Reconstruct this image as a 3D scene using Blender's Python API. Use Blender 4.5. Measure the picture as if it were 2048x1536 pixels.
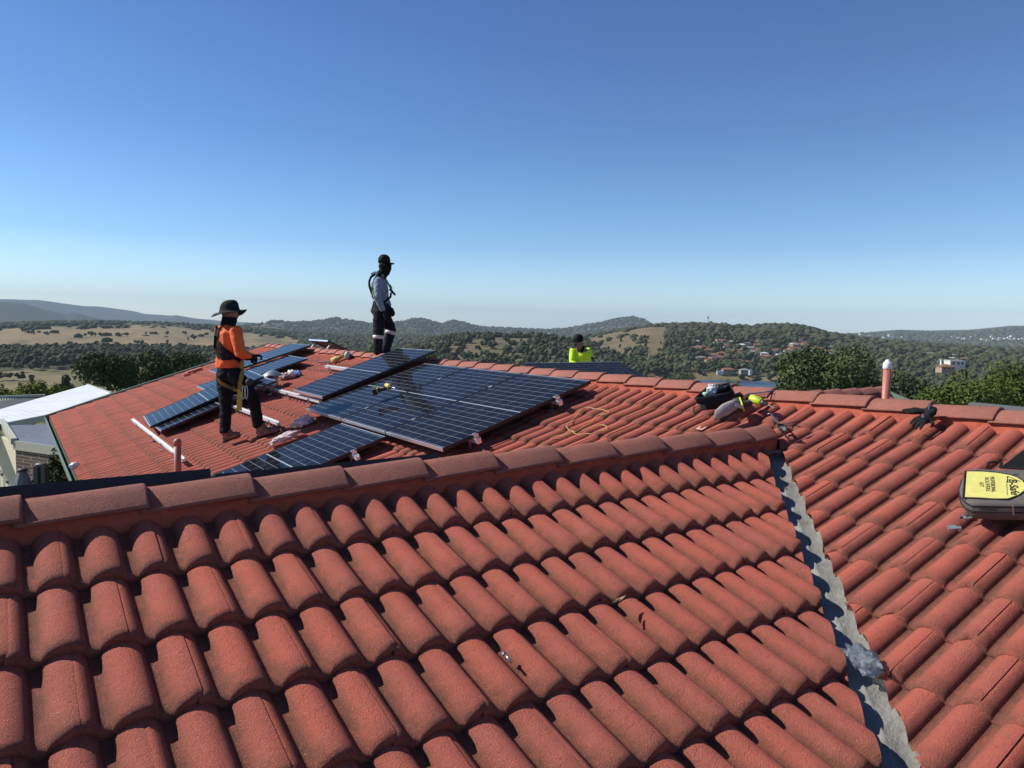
import bpy, bmesh, math, random
import numpy as np
from mathutils import Vector, Matrix, noise as mnoise
R = math.radians
random.seed(7); RNG = np.random.default_rng(11)
scene = bpy.context.scene
C = scene.collection
for o in list(bpy.data.objects): bpy.data.objects.remove(o)

# ---------------------------------------------------------------- camera (the photographer's eye is the origin)
FW = Vector((0.56755, 0.81995, -0.07433)); RT = Vector((0.82280, -0.56803, 0.01854))
CF = 1460.9
PITCH, ROLL, PSI = 0.07436, 0.01860, -0.60584
def _axes():
    u = Vector((math.sin(PSI), math.cos(PSI), 0)); v = Vector((math.cos(PSI), -math.sin(PSI), 0))
    def H(w): return Vector((w.dot(v), w.dot(u), w.z))
    fw = Vector((0, math.cos(PITCH), -math.sin(PITCH))); rt = Vector((1, 0, 0)); up = Vector((0, math.sin(PITCH), math.cos(PITCH)))
    r2 = math.cos(ROLL)*rt + math.sin(ROLL)*up; u2 = -math.sin(ROLL)*rt + math.cos(ROLL)*up
    return H(fw).normalized(), H(r2).normalized(), H(u2).normalized()
FW, RT, UP = _axes()
cd = bpy.data.cameras.new('camera'); cam = bpy.data.objects.new('camera', cd); C.objects.link(cam)
cd.sensor_width = 36; cd.lens = 36*CF/2048; cd.clip_start = 0.05; cd.clip_end = 80000
M = Matrix((( RT.x, UP.x, -FW.x, 0), (RT.y, UP.y, -FW.y, 0), (RT.z, UP.z, -FW.z, 0), (0, 0, 0, 1)))
cam.matrix_world = M
scene.camera = cam
# ---------------------------------------------------------------- sky, sun, exposure
SUN_EL = R(39); SUN_DIR = Vector((-0.70*math.cos(SUN_EL), 0.714*math.cos(SUN_EL), math.sin(SUN_EL))).normalized()
w = bpy.data.worlds.new("World"); scene.world = w; w.use_nodes = True
nt = w.node_tree; nt.nodes.clear()
sky = nt.nodes.new('ShaderNodeTexSky'); sky.sky_type = 'NISHITA'; sky.sun_disc = False
sky.sun_elevation = SUN_EL; sky.sun_rotation = math.atan2(SUN_DIR.x, SUN_DIR.y) % (2*math.pi)
sky.altitude = 0; sky.air_density = 0.9; sky.dust_density = 0.5; sky.ozone_density = 3.0
bg = nt.nodes.new('ShaderNodeBackground'); bg.inputs[1].default_value = 0.115
wo = nt.nodes.new('ShaderNodeOutputWorld')
wb = nt.nodes.new('ShaderNodeMix'); wb.data_type = 'RGBA'; wb.blend_type = 'MULTIPLY'; wb.inputs[0].default_value = 1.0
tc = nt.nodes.new('ShaderNodeTexCoord'); sz = nt.nodes.new('ShaderNodeSeparateXYZ'); rp = nt.nodes.new('ShaderNodeValToRGB')
nt.links.new(tc.outputs['Generated'], sz.inputs[0]); nt.links.new(sz.outputs[2], rp.inputs[0]); nt.links.new(rp.outputs[0], wb.inputs[7])
E_ = rp.color_ramp.elements; E_[0].position = 0.0; E_[0].color = (1.72, 1.82, 1.88, 1); E_[1].position = 1.0; E_[1].color = (0.11, 0.19, 0.34, 1)
for p_, c_ in ((.05, (1.16, 1.34, 1.46, 1)), (.11, (.66, .92, 1.16, 1)), (.24, (.43, .66, .93, 1)), (.42, (.34, .54, .84, 1)), (.58, (.20, .34, .58, 1))):
    e_ = E_.new(p_); e_.color = c_
nt.links.new(sky.outputs[0], wb.inputs[6]); nt.links.new(wb.outputs[2], bg.inputs[0]); nt.links.new(bg.outputs[0], wo.inputs[0])
sl = bpy.data.lights.new('sun', 'SUN'); sl.energy = 5.0; sl.angle = R(0.53); sl.color = (1, 0.95, 0.88)
so = bpy.data.objects.new('sun', sl); C.objects.link(so)
so.rotation_euler = (-SUN_DIR).to_track_quat('-Z', 'Y').to_euler()
scene.view_settings.view_transform = 'Standard'; scene.view_settings.look = 'None'
scene.view_settings.exposure = 0.32; scene.view_settings.gamma = 1

# ---------------------------------------------------------------- geometry of the place
TAU = 0.31890; TT = math.tan(TAU); ST, CT = math.sin(TAU), math.cos(TAU)
G = 0.33333; W = 0.15
OA = Vector((0.134, 2.749, -0.834)); OB = Vector((4.606, 1.971, -0.629))
NA = Vector((0, -ST, CT)); NB = Vector((-ST, 0, CT))
EX = Vector((CT, 0, ST)); EY = Vector((0, 1, 0))
VAL = 1.236           # valley line on x - y = VAL
YR = 3.12; XR = 5.0   # ridge lines
def zA(y, off=0): return OA.z + (y-OA.y)*TT + off/CT
def zB(x, off=0): return OB.z + (x-OB.x)*TT + off/CT
def PB(a, y, h=0.0):  # point over the main slope: a up-slope metres, y along the ridge, h above the tile crests
    p = OB + EX*a + NB*h; p.y = y; return p
def ray(px, py): return (FW + RT*((px-1024)/CF) - UP*((py-768)/CF))
def at_z(px, py, z): d = ray(px, py); return d*(z/d.z)
def at_y(px, py, y): d = ray(px, py); return d*(y/d.y)
def at_d(px, py, depth): return ray(px, py)*depth
def on_B(px, py, h=0.0): d = ray(px, py); return d*((OB.dot(NB)+h)/d.dot(NB))
def on_A(px, py, h=0.0): d = ray(px, py); return d*((OA.dot(NA)+h)/d.dot(NA))

# ---------------------------------------------------------------- helpers
def tag(o, label=None, cat=None, group=None, kind=None):
    if label: o['label'] = label
    if cat: o['category'] = cat
    if group: o['group'] = group
    if kind: o['kind'] = kind
    return o
def empty(name, loc=(0, 0, 0), label=None, cat=None, group=None):
    o = bpy.data.objects.new(name, None); o.location = loc; o.empty_display_size = 0.1; C.objects.link(o)
    return tag(o, label, cat, group)
def link(name, me, mats=None, parent=None, smooth=False, auto=None):
    o = bpy.data.objects.new(name, me); C.objects.link(o)
    if mats is not None:
        for m_ in (mats if isinstance(mats, (list, tuple)) else [mats]): me.materials.append(m_)
    if smooth: me.polygons.foreach_set('use_smooth', [True]*len(me.polygons))
    if auto is not None:
        try: me.shade_auto_smooth(angle=auto)
        except Exception: pass
    if parent is not None:
        o.parent = parent
        bpy.context.view_layer.update()
        o.matrix_parent_inverse = parent.matrix_world.inverted()
    return o
def np_mesh(name, V, F, uvs=None):
    V = np.asarray(V, dtype=np.float32); me = bpy.data.meshes.new(name)
    if isinstance(F, np.ndarray):
        n, k = F.shape; flat = F.astype(np.int32).ravel(); tot = np.full(n, k, np.int32)
    else:
        tot = np.array([len(f) for f in F], np.int32); flat = np.fromiter((i for f in F for i in f), np.int32); n = len(F)
    me.vertices.add(len(V)); me.vertices.foreach_set('co', V.ravel())
    me.loops.add(len(flat)); me.loops.foreach_set('vertex_index', flat)
    me.polygons.add(n); st = np.zeros(n, np.int32); st[1:] = np.cumsum(tot)[:-1]
    me.polygons.foreach_set('loop_start', st); me.polygons.foreach_set('loop_total', tot)
    me.update(calc_edges=True); me.validate()
    return me
class MB:
    """collects shapes and links them as ONE mesh object"""
    def __init__(s): s.v = []; s.f = []
    def add(s, V, F):
        b = len(s.v); s.v += [tuple(x) for x in V]; s.f += [tuple(i+b for i in f) for f in F]; return s
    def box(s, c, size, ax=None):
        c = Vector(c); ax = ax or (Vector((1,0,0)), Vector((0,1,0)), Vector((0,0,1)))
        h = [Vector(ax[i])*size[i]/2 for i in range(3)]
        V = [c + sx*h[0] + sy*h[1] + sz*h[2] for sx in (-1,1) for sy in (-1,1) for sz in (-1,1)]
        F = [(0,1,3,2),(4,6,7,5),(0,4,5,1),(2,3,7,6),(0,2,6,4),(1,5,7,3)]
        return s.add(V, F)
    def bar(s, a, b, w, h, up=(0,0,1)):
        a = Vector(a); b = Vector(b); d = (b-a); L = d.length; d.normalize()
        x = d.cross(Vector(up)).normalized(); z = x.cross(d)
        return s.box((a+b)/2, (w, L, h), (x, d, z))
    def tube(s, pts, r, n=10, caps=True, flat=1.0, up=None, closed=False):
        pts = [Vector(p) for p in pts]; m = len(pts); rr = r if isinstance(r, (list, tuple)) else [r]*m
        V = []; prev = Vector(up) if up else None
        for i, p in enumerate(pts):
            if closed: d = pts[(i+1) % m]-pts[i-1]
            else: d = pts[min(i+1, m-1)]-pts[max(i-1, 0)]
            d.normalize()
            if prev is None:
                prev = Vector((0,0,1)) if abs(d.z) < 0.9 else Vector((1,0,0))
            x = d.cross(prev)
            if x.length < 1e-6: x = d.orthogonal()
            x.normalize(); y = x.cross(d).normalized()
            if not up: prev = y
            rx = rr[i] if not isinstance(rr[i], tuple) else rr[i][0]; ry = rr[i]*flat if not isinstance(rr[i], tuple) else rr[i][1]
            for k in range(n):
                t = 2*math.pi*k/n; V.append(p + x*math.cos(t)*rx + y*math.sin(t)*ry)
        F = []
        for i in range(m if closed else m-1):
            j = (i+1) % m
            for k in range(n):
                F.append((i*n+k, i*n+(k+1) % n, j*n+(k+1) % n, j*n+k))
        if caps and not closed:
            F.append(tuple(range(n))[::-1]); F.append(tuple((m-1)*n+k for k in range(n)))
        return s.add(V, F)
    def lathe(s, base, prof, n=20, axis=(0,0,1)):
        ax = Vector(axis).normalized(); base = Vector(base)
        return s.tube([base+ax*h for r_, h in prof], [max(r_, 1e-4) for r_, h in prof], n=n, up=ax.orthogonal())
    def prism(s, poly, off):
        n = len(poly); off = Vector(off); V = [Vector(p) for p in poly]+[Vector(p)+off for p in poly]
        F = [tuple(range(n))[::-1], tuple(range(n, 2*n))]+[(i, (i+1) % n, (i+1) % n+n, i+n) for i in range(n)]
        return s.add(V, F)
    def build(s, name, mat, parent=None, smooth=False, auto=None, bevel=0.0, seg=2):
        me = bpy.data.meshes.new(name); me.from_pydata(s.v, [], s.f); me.update()
        bm = bmesh.new(); bm.from_mesh(me); bmesh.ops.recalc_face_normals(bm, faces=bm.faces)
        if bevel > 0:
            es = [e for e in bm.edges if len(e.link_faces) == 2 and e.calc_face_angle(0) > 0.5]
            if es: bmesh.ops.bevel(bm, geom=es, offset=bevel, segments=seg, affect='EDGES', profile=0.5, clamp_overlap=True)
        bm.to_mesh(me); bm.free()
        return link(name, me, mat, parent, smooth, auto)

# ---------------------------------------------------------------- materials
MATS = {}
class NT:
    def __init__(s, name):
        s.m = bpy.data.materials.new(name); s.m.use_nodes = True; s.t = s.m.node_tree; s.t.nodes.clear()
        s.out = s.t.nodes.new('ShaderNodeOutputMaterial'); s.p = s.t.nodes.new('ShaderNodeBsdfPrincipled')
        s.t.links.new(s.p.outputs[0], s.out.inputs[0])
    def n(s, typ, **kw):
        nd = s.t.nodes.new(typ)
        for k, v in kw.items():
            if k.startswith('_'): setattr(nd, k[1:], v)
        return nd
    def l(s, a, b): s.t.links.new(a, b)
    def val(s, sock, v):
        if hasattr(v, 'links') or isinstance(v, bpy.types.NodeSocket): s.l(v, sock)
        else: sock.default_value = v
    def math(s, op, a, b=None, c=None):
        nd = s.t.nodes.new('ShaderNodeMath'); nd.operation = op
        s.val(nd.inputs[0], a)
        if b is not None: s.val(nd.inputs[1], b)
        if c is not None: s.val(nd.inputs[2], c)
        return nd.outputs[0]
    def noise(s, scale, detail=3, rough=0.55, vec=None, dim='3D'):
        nd = s.t.nodes.new('ShaderNodeTexNoise'); nd.inputs['Scale'].default_value = scale
        nd.inputs['Detail'].default_value = detail; nd.inputs['Roughness'].default_value = rough
        if vec is not None: s.l(vec, nd.inputs['Vector'])
        return nd.outputs['Fac']
    def ramp(s, fac, stops):
        nd = s.t.nodes.new('ShaderNodeValToRGB'); e = nd.color_ramp.elements
        while len(e) < len(stops): e.new(0.5)
        for i, (p, c) in enumerate(stops):
            e[i].position = p; e[i].color = (c if isinstance(c, (tuple, list)) else (c, c, c)) + ((1,) if not isinstance(c, (tuple, list)) or len(c) == 3 else ())
        s.val(nd.inputs[0], fac); return nd.outputs[0]
    def mix(s, fac, a, b, mode='MIX'):
        nd = s.t.nodes.new('ShaderNodeMix'); nd.data_type = 'RGBA'; nd.blend_type = mode
        s.val(nd.inputs[0], fac); 
        for sock, v in ((nd.inputs[6], a), (nd.inputs[7], b)):
            if isinstance(v, (tuple, list)): sock.default_value = tuple(v)+((1,) if len(v) == 3 else ())
            else: s.l(v, sock)
        return nd.outputs[2]
    def coord(s, which='Object'):
        return s.t.nodes.new('ShaderNodeTexCoord').outputs[which]
    def geo_pos(s): return s.t.nodes.new('ShaderNodeNewGeometry').outputs['Position']
    def attr(s, name, out='Fac'):
        a = s.t.nodes.new('ShaderNodeAttribute'); a.attribute_name = name; return a.outputs[out]
    def bump(s, h, strength=0.3, dist=0.01, prev=None):
        b = s.t.nodes.new('ShaderNodeBump'); b.inputs['Strength'].default_value = strength; b.inputs['Distance'].default_value = dist
        s.l(h, b.inputs['Height'])
        if prev is not None: s.l(prev, b.inputs['Normal'])
        return b.outputs[0]
    def set(s, **kw):
        nm = {'color': 'Base Color', 'rough': 'Roughness', 'metal': 'Metallic', 'normal': 'Normal', 'spec': 'Specular IOR Level', 'coat': 'Coat Weight', 'trans': 'Transmission Weight', 'ior': 'IOR', 'alpha': 'Alpha', 'sss': 'Subsurface Weight'}
        for k, v in kw.items():
            sock = s.p.inputs[nm[k]]
            if isinstance(v, (tuple, list)): sock.default_value = tuple(v)+((1,) if len(v) == 3 else ())
            else: s.val(sock, v)
        return s
def simple(name, col, rough=0.6, metal=0.0, var=0.15, scale=8.0, bump=0.0, bscale=60.0, bdist=0.003, **kw):
    t = NT(name); v = t.geo_pos()
    f = t.noise(scale, 4, 0.6, v)
    c2 = tuple(max(0, c*(1-var)) for c in col); c1 = tuple(min(1, c*(1+var)) for c in col)
    t.set(color=t.ramp(f, [(0.3, c2), (0.7, c1)]), rough=rough, metal=metal, **kw)
    if bump: t.set(normal=t.bump(t.noise(bscale, 3, 0.6, v), bump, bdist))
    if rough >= .75 and 'spec' not in kw: t.set(spec=.15)
    MATS[name] = t.m; return t.m

def tile_mat(name, base, dirt, seed=0.0):
    t = NT(name); v = t.geo_pos()
    r = t.attr('tile_rand'); pan = t.attr('pan')
    big = t.noise(1.3, 4, 0.6, v); mid = t.noise(17, 5, 0.7, v); fine = t.noise(170, 4, 0.75, v); grit = t.noise(330, 2, 0.6, v)
    c = t.mix(t.ramp(big, [(0.35, 0.0), (0.68, 1.0)]), base, tuple(b*f for b, f in zip(base, (0.80, 0.92, 1.02))))
    c = t.mix(t.math('MULTIPLY', r, 0.75), c, tuple(b*f for b, f in zip(base, (0.74, 0.90, 1.05))))
    # weathering: faded, greyer blotches
    c = t.mix(t.ramp(t.noise(6.5, 5, .7, v), [(0.50, 0.0), (0.72, 0.55)]), c, tuple(b*f for b, f in zip(base, (0.88, 1.25, 1.4))))
    # grey-brown grime settling in the pans and along the lower edges
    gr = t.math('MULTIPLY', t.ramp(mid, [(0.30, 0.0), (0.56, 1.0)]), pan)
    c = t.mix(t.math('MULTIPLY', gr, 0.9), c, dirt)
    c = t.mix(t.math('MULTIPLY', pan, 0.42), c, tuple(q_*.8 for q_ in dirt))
    sp = t.ramp(t.noise(60, 4, 0.7, v), [(0.60, 0.0), (0.67, 1.0)])
    c = t.mix(t.math('MULTIPLY', sp, 0.45), c, (0.085, 0.035, 0.025))
    ws = t.ramp(t.noise(110, 2, 0.45, v), [(0.72, 0.0), (0.75, 1.0)])
    c = t.mix(t.math('MULTIPLY', ws, 0.5), c, (0.60, 0.42, 0.34))
    c = t.mix(t.ramp(fine, [(0.32, 0.45), (0.5, 0.0)]), c, tuple(b*0.55 for b in base))
    c = t.mix(t.ramp(fine, [(0.52, 0.0), (0.70, 0.40)]), c, tuple(min(1, b*1.45) for b in base))
    h = t.math('ADD', t.math('ADD', t.math('MULTIPLY', fine, 1.0), t.math('MULTIPLY', grit, 0.5)), t.math('MULTIPLY', mid, 0.8))
    t.set(color=c, rough=t.ramp(fine, [(0.3, 0.85), (0.7, 0.7)]), spec=0.22, normal=t.bump(h, 1.0, 0.009))
    MATS[name] = t.m; return t.m
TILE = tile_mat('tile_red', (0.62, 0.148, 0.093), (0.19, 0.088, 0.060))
CAP = tile_mat('ridge_red', (0.56, 0.185, 0.125), (0.25, 0.12, 0.09))
MORTAR = simple('mortar_red', (0.36, 0.085, 0.048), 0.75, var=0.18, scale=14, bump=0.8, bscale=35, bdist=0.01)
LEAD = None
def lead():
    t = NT('valley_metal'); v = t.geo_pos()
    f = t.noise(9, 5, 0.65, v); g = t.noise(70, 3, 0.6, v)
    t.set(color=t.ramp(f, [(0.3, (0.22, 0.215, 0.195)), (0.5, (0.30, 0.292, 0.265)), (0.72, (0.36, 0.352, 0.325))]), rough=0.6, metal=0.0,
          normal=t.bump(t.math('ADD', g, t.math('MULTIPLY', f, 4.0)), 0.5, 0.006))
    return t.m
LEAD = lead()
GUTTER = simple('green_steel', (0.16, 0.215, 0.15), 0.4, var=0.06, scale=3)
ALU = simple('aluminium', (0.74, 0.75, 0.76), 0.32, 0.75, var=0.05, scale=20)
ALUW = simple('mill_aluminium', (0.70, 0.71, 0.72), 0.45, 0.35, var=0.05, scale=20)
BLACK = simple('black_anodised', (0.008, 0.008, 0.009), 0.42, 0.0, var=0.1)
STEEL = simple('steel', (0.5, 0.5, 0.5), 0.3, 0.9, var=0.08)
PVC = simple('pink_pvc', (0.43, 0.15, 0.105), 0.5, var=0.08, scale=12)
WHITEP = simple('white_plastic', (0.78, 0.77, 0.73), 0.4, var=0.03)

def panel_mat():
    t = NT('solar_cells'); co = t.coord('Object'); sx = t.n('ShaderNodeSeparateXYZ'); t.l(co, sx.inputs[0])
    x, y = sx.outputs[0], sx.outputs[1]
    def lines(c, origin, pitch, half):
        q = t.math('DIVIDE', t.math('SUBTRACT', c, origin), pitch)
        fr = t.math('FRACT', t.math('ADD', q, 100.0))
        d = t.math('MULTIPLY', t.math('MINIMUM', fr, t.math('SUBTRACT', 1.0, fr)), pitch)
        return t.math('LESS_THAN', d, half)
    gx = lines(x, 0.861, 0.0925, 0.0017); gy = lines(y, 0.567, 0.1835, 0.0013)
    mid = t.math('LESS_THAN', t.math('ABSOLUTE', t.math('SUBTRACT', x, 0.861)), 0.008)
    edge = t.math('MAXIMUM', t.math('GREATER_THAN', t.math('ABSOLUTE', t.math('SUBTRACT', x, 0.861)), 0.8415),
                  t.math('GREATER_THAN', t.math('ABSOLUTE', t.math('SUBTRACT', y, 0.567)), 0.5515))
    bus = t.math('MULTIPLY', lines(y, 0.567+0.009, 0.01835, 0.0006), 0.05)
    m1 = t.math('MAXIMUM', t.math('MAXIMUM', gx, t.math('MULTIPLY', gy, 0.75)), mid)
    m1 = t.math('MULTIPLY', m1, t.math('SUBTRACT', 1.0, edge))
    m1 = t.math('MAXIMUM', m1, bus)
    cell = t.ramp(t.noise(2.2, 2, 0.5, co), [(0.3, (0.006, 0.008, 0.013)), (0.7, (0.009, 0.012, 0.019))])
    col = t.mix(m1, cell, (0.30, 0.33, 0.36))
    dust = t.noise(3.5, 5, 0.7, co)
    col = t.mix(t.ramp(dust, [(0.4, 0.0), (0.8, 0.03)]), col, (0.3, 0.27, 0.24))
    t.set(color=col, rough=t.ramp(dust, [(0.35, 0.055), (0.7, 0.09)]), ior=1.13, spec=0.36)
    return t.m
CELLS = panel_mat()
# ================================================================= THE HOUSE
house = empty('tiled_house', (2.6, 6.0, -4.5), 'brick house under a red concrete tile roof that fills the foreground', 'house')

def tile_field(name, O, S, D, N, sections, c0, c1, par, planes, parent, mat, STEP=0.022):
    """courses of interlocking double-roll tiles; sections = (s_min, s_max, detail)"""
    O = Vector(O); V = []; F = []; rnd = []; pan = []
    rw = 0.0600
    def prof(s):   # height 0..1 of the rolls; centres at -0.02 + k*0.15
        q = (s+0.02)/W; q = q-round(q); a = abs(q*W)/rw
        return (max(0.0, 1-a*a))**0.72 if a < 1 else 0.0
    rs = random.Random(len(name)*13+5)
    H = 0.038; STEP0 = STEP
    for (smin, smax, lod) in sections:
        base = {2: [-1, -.985, -.93, -.8, -.62, -.4, -.15, .12, .36, .58, .76, .9, .975, 1],
                1: [-1, -.93, -.7, -.35, 0, .35, .7, .93, 1], 0: [-1, -.75, -.28, .28, .75, 1]}[lod]
        for j in range(c0, c1+1):
            STEP = STEP0 if j > c0 else -.002; H = .038 if lod == 2 else .047
            i0 = int(math.floor(smin/W)); i0 -= (i0+par+j) % 2
            if i0*W < smin-0.301: i0 += 2
            i = i0
            while i*W < smax-1e-6:
                s0 = i*W; i += 2
                rv = rs.random(); nt_ = rs.random() < (.3 if STEP0 > .03 else .8); dz = rs.uniform(-.003, .003); tw = rs.uniform(-.010, .010); dd = rs.uniform(-.006, .006)
                if lod < 2: tw *= .35; dd *= .5; dz *= .5
                off = [-0.014, 0.002, 0.298]
                for c in (-0.02, 0.13, 0.28):
                    off += [c+b*rw for b in base if 0.006 < c+b*rw < 0.294]
                off = sorted(set(round(o, 5) for o in off))
                ns = len(off)
                # rows down the tile: (fraction from nose, nose rounding)
                if lod == 2: rows = [(-G-.045, 0), (-.3, 0), (-.22, 0), (-.16, 0), (-.1, 0), (-.045, 0), (-.028, -.0008), (-.016, -.003), (-.007, -.0075), (-.001, -.014), (.002, -.022), (-.001, -.030), (-.001, -.046)]
                elif lod == 1: rows = [(-G-.045, 0), (-.18, 0), (-.035, 0), (-.012, -.004), (0.001, -.014), (0.0, -.024), (-.001, -.037)]
                else: rows = [(-G-.04, 0), (-.018, -.001), (0.0, -.014), (0.0, -.036)]
                b0 = len(V)
                for (d, nr) in rows:
                    for k, o in enumerate(off):
                        s = s0+o; hh = prof(s); n = -H+H*hh - STEP*(-d/G) + nr + dz + tw*(o-.15)
                        if k == 0: n -= 0.010
                        if nt_ and o > (.276 if STEP0 > .03 else .268) and d > -.03 and lod > 0: d_ = d-(.009 if STEP0 > .03 else .016)
                        else: d_ = d
                        if nr <= -.035: n = -H+H*hh*0.8+nr+dz
                        P = O+S*s+D*(j*G+d_+dd)+N*n
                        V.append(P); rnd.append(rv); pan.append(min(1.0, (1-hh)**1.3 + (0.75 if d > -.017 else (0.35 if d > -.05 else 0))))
                for r_ in range(len(rows)-1):
                    for k in range(ns-1):
                        a = b0+r_*ns+k; F.append((a, a+1, a+1+ns, a+ns))
    V = np.array([tuple(v) for v in V], np.float32); F = np.array(F, np.int32)
    me = np_mesh(name, V, F)
    for nm, arr in (('tile_rand', rnd), ('pan', pan)):
        at = me.attributes.new(nm, 'FLOAT', 'POINT'); at.data.foreach_set('value', np.array(arr, np.float32))
    bm = bmesh.new(); bm.from_mesh(me)
    for co, no in planes:   # keep the side the normal points to
        geom = bm.verts[:]+bm.edges[:]+bm.faces[:]
        bmesh.ops.bisect_plane(bm, geom=geom, plane_co=co, plane_no=no, clear_inner=True, dist=1e-5)
    bm.normal_update(); up = sum((f.normal.dot(N) for f in list(bm.faces)[:400]))
    if up < 0: bmesh.ops.reverse_faces(bm, faces=bm.faces)
    bm.to_mesh(me); bm.free()
    return link(name, me, mat, parent, smooth=True, auto=R(42))

X = Vector((1, 0, 0)); Y = Vector((0, 1, 0)); Z = Vector((0, 0, 1))
# near slope of the wing (the one under the photographer)
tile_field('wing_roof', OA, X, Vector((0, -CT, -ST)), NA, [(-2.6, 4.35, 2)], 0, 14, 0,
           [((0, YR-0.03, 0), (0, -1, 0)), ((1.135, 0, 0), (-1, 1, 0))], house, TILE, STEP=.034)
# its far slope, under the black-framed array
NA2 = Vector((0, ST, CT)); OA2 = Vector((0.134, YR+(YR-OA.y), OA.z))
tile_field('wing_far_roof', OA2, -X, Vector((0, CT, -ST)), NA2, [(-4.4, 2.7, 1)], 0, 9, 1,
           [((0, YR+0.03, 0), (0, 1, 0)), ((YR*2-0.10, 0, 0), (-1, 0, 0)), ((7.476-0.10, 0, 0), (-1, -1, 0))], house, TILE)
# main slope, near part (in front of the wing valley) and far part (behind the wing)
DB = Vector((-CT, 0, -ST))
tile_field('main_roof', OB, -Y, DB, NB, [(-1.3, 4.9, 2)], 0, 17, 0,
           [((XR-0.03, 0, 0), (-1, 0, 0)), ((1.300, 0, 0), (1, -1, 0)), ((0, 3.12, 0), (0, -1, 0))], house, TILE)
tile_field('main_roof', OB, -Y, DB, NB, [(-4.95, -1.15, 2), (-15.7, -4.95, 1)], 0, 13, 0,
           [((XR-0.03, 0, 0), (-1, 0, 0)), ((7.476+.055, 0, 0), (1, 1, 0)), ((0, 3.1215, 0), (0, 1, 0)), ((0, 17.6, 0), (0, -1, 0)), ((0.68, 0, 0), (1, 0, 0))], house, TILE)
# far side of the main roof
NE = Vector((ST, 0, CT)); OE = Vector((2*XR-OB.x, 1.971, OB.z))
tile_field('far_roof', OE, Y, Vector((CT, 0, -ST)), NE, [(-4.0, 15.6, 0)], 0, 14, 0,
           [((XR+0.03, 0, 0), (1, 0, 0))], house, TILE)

def underlay():
    """roof deck below the tiles so nothing shows through at the joints"""
    m = MB(); o = -0.118
    def q(pts): m.add(pts, [(0, 1, 2, 3)] if len(pts) == 4 else [tuple(range(len(pts)))])
    zr = zA(YR, o)
    q([(-2.6, -2.0, zA(-2.0, o)), (VAL-2.0, -2.0, zA(-2, o)), (YR+VAL, YR, zr), (-2.6, YR, zr)])
    q([(-2.6, YR, zr), (YR+VAL, YR, zr), (7.476-6.2, 6.2, zr-(6.2-YR)*TT), (-2.6, 6.2, zr-(6.2-YR)*TT)])
    q([(XR, -2.6, zB(XR, o)), (XR, YR, zB(XR, o)), (YR+VAL, YR, zB(YR+VAL, o)), (VAL-2.6, -2.6, zB(VAL-2.6, o))])
    q([(XR, YR, zB(XR, o)), (XR, 17.6, zB(XR, o)), (0.66, 17.6, zB(.66, o)), (0.66, 7.476-.66, zB(.66, o)), (YR+VAL, YR, zB(YR+VAL, o))])
    q([(XR, -2.6, zB(XR, o)), (XR, 17.6, zB(XR, o)), (9.6, 17.6, zB(2*XR-9.6, o)), (9.6, -2.6, zB(2*XR-9.6, o))])
    return m.build('roof_deck', simple('sarking', (0.03, 0.032, 0.035), 0.8), house)
underlay()

def valley(name, sgn):
    """folded metal tray lying in the valley between main slope and wing"""
    V = []; F = []; n = 60; nn = []
    for i in range(n+1):
        t = i/n; 
        if sgn > 0: y = YR-0.06 - t*5.2; c = Vector((y+VAL-.018, y, 0))
        else: y = YR+.10 + t*3.0; c = Vector((7.476-y, y, 0))
        wv = 0.010*mnoise.noise(Vector((i*0.35, 3.1, sgn)))
        for k, e in enumerate((-0.30, -0.10, -0.014, 0.0, 0.014, 0.105, 0.30)):
            # e: metres away from the valley line, + on the main slope side
            p = Vector((c.x+e, c.y, 0)) if e > 0 else Vector((c.x, c.y-e*sgn*0 + (-e if sgn > 0 else e), 0))
            dz_ = -.125 if abs(e) > .2 else (-.070 if abs(e) < .03 else -.076)
            z = zB(p.x, dz_) if e > 0 else (zA(p.y, dz_) if sgn > 0 else zA(2*YR-p.y, dz_))
            if abs(e) < 0.03: z = zB(c.x+.009, -0.070)+(0.006 if abs(e) < .001 else 0)
            V.append((p.x, p.y, z+wv*(0.4 if abs(e) < 0.03 else 1)+0.004*mnoise.noise(Vector((i*.9, e*20, 0)))))
    for i in range(n):
        for k in range(6):
            a = i*7+k; F.append((a, a+1, a+8, a+7))
    me = bpy.data.meshes.new(name); me.from_pydata(V, [], F); me.update()
    o = link(name, me, LEAD, house, smooth=True)
    return o
valley('valley_flashing', 1); valley('valley_flashing', -1)

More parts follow.
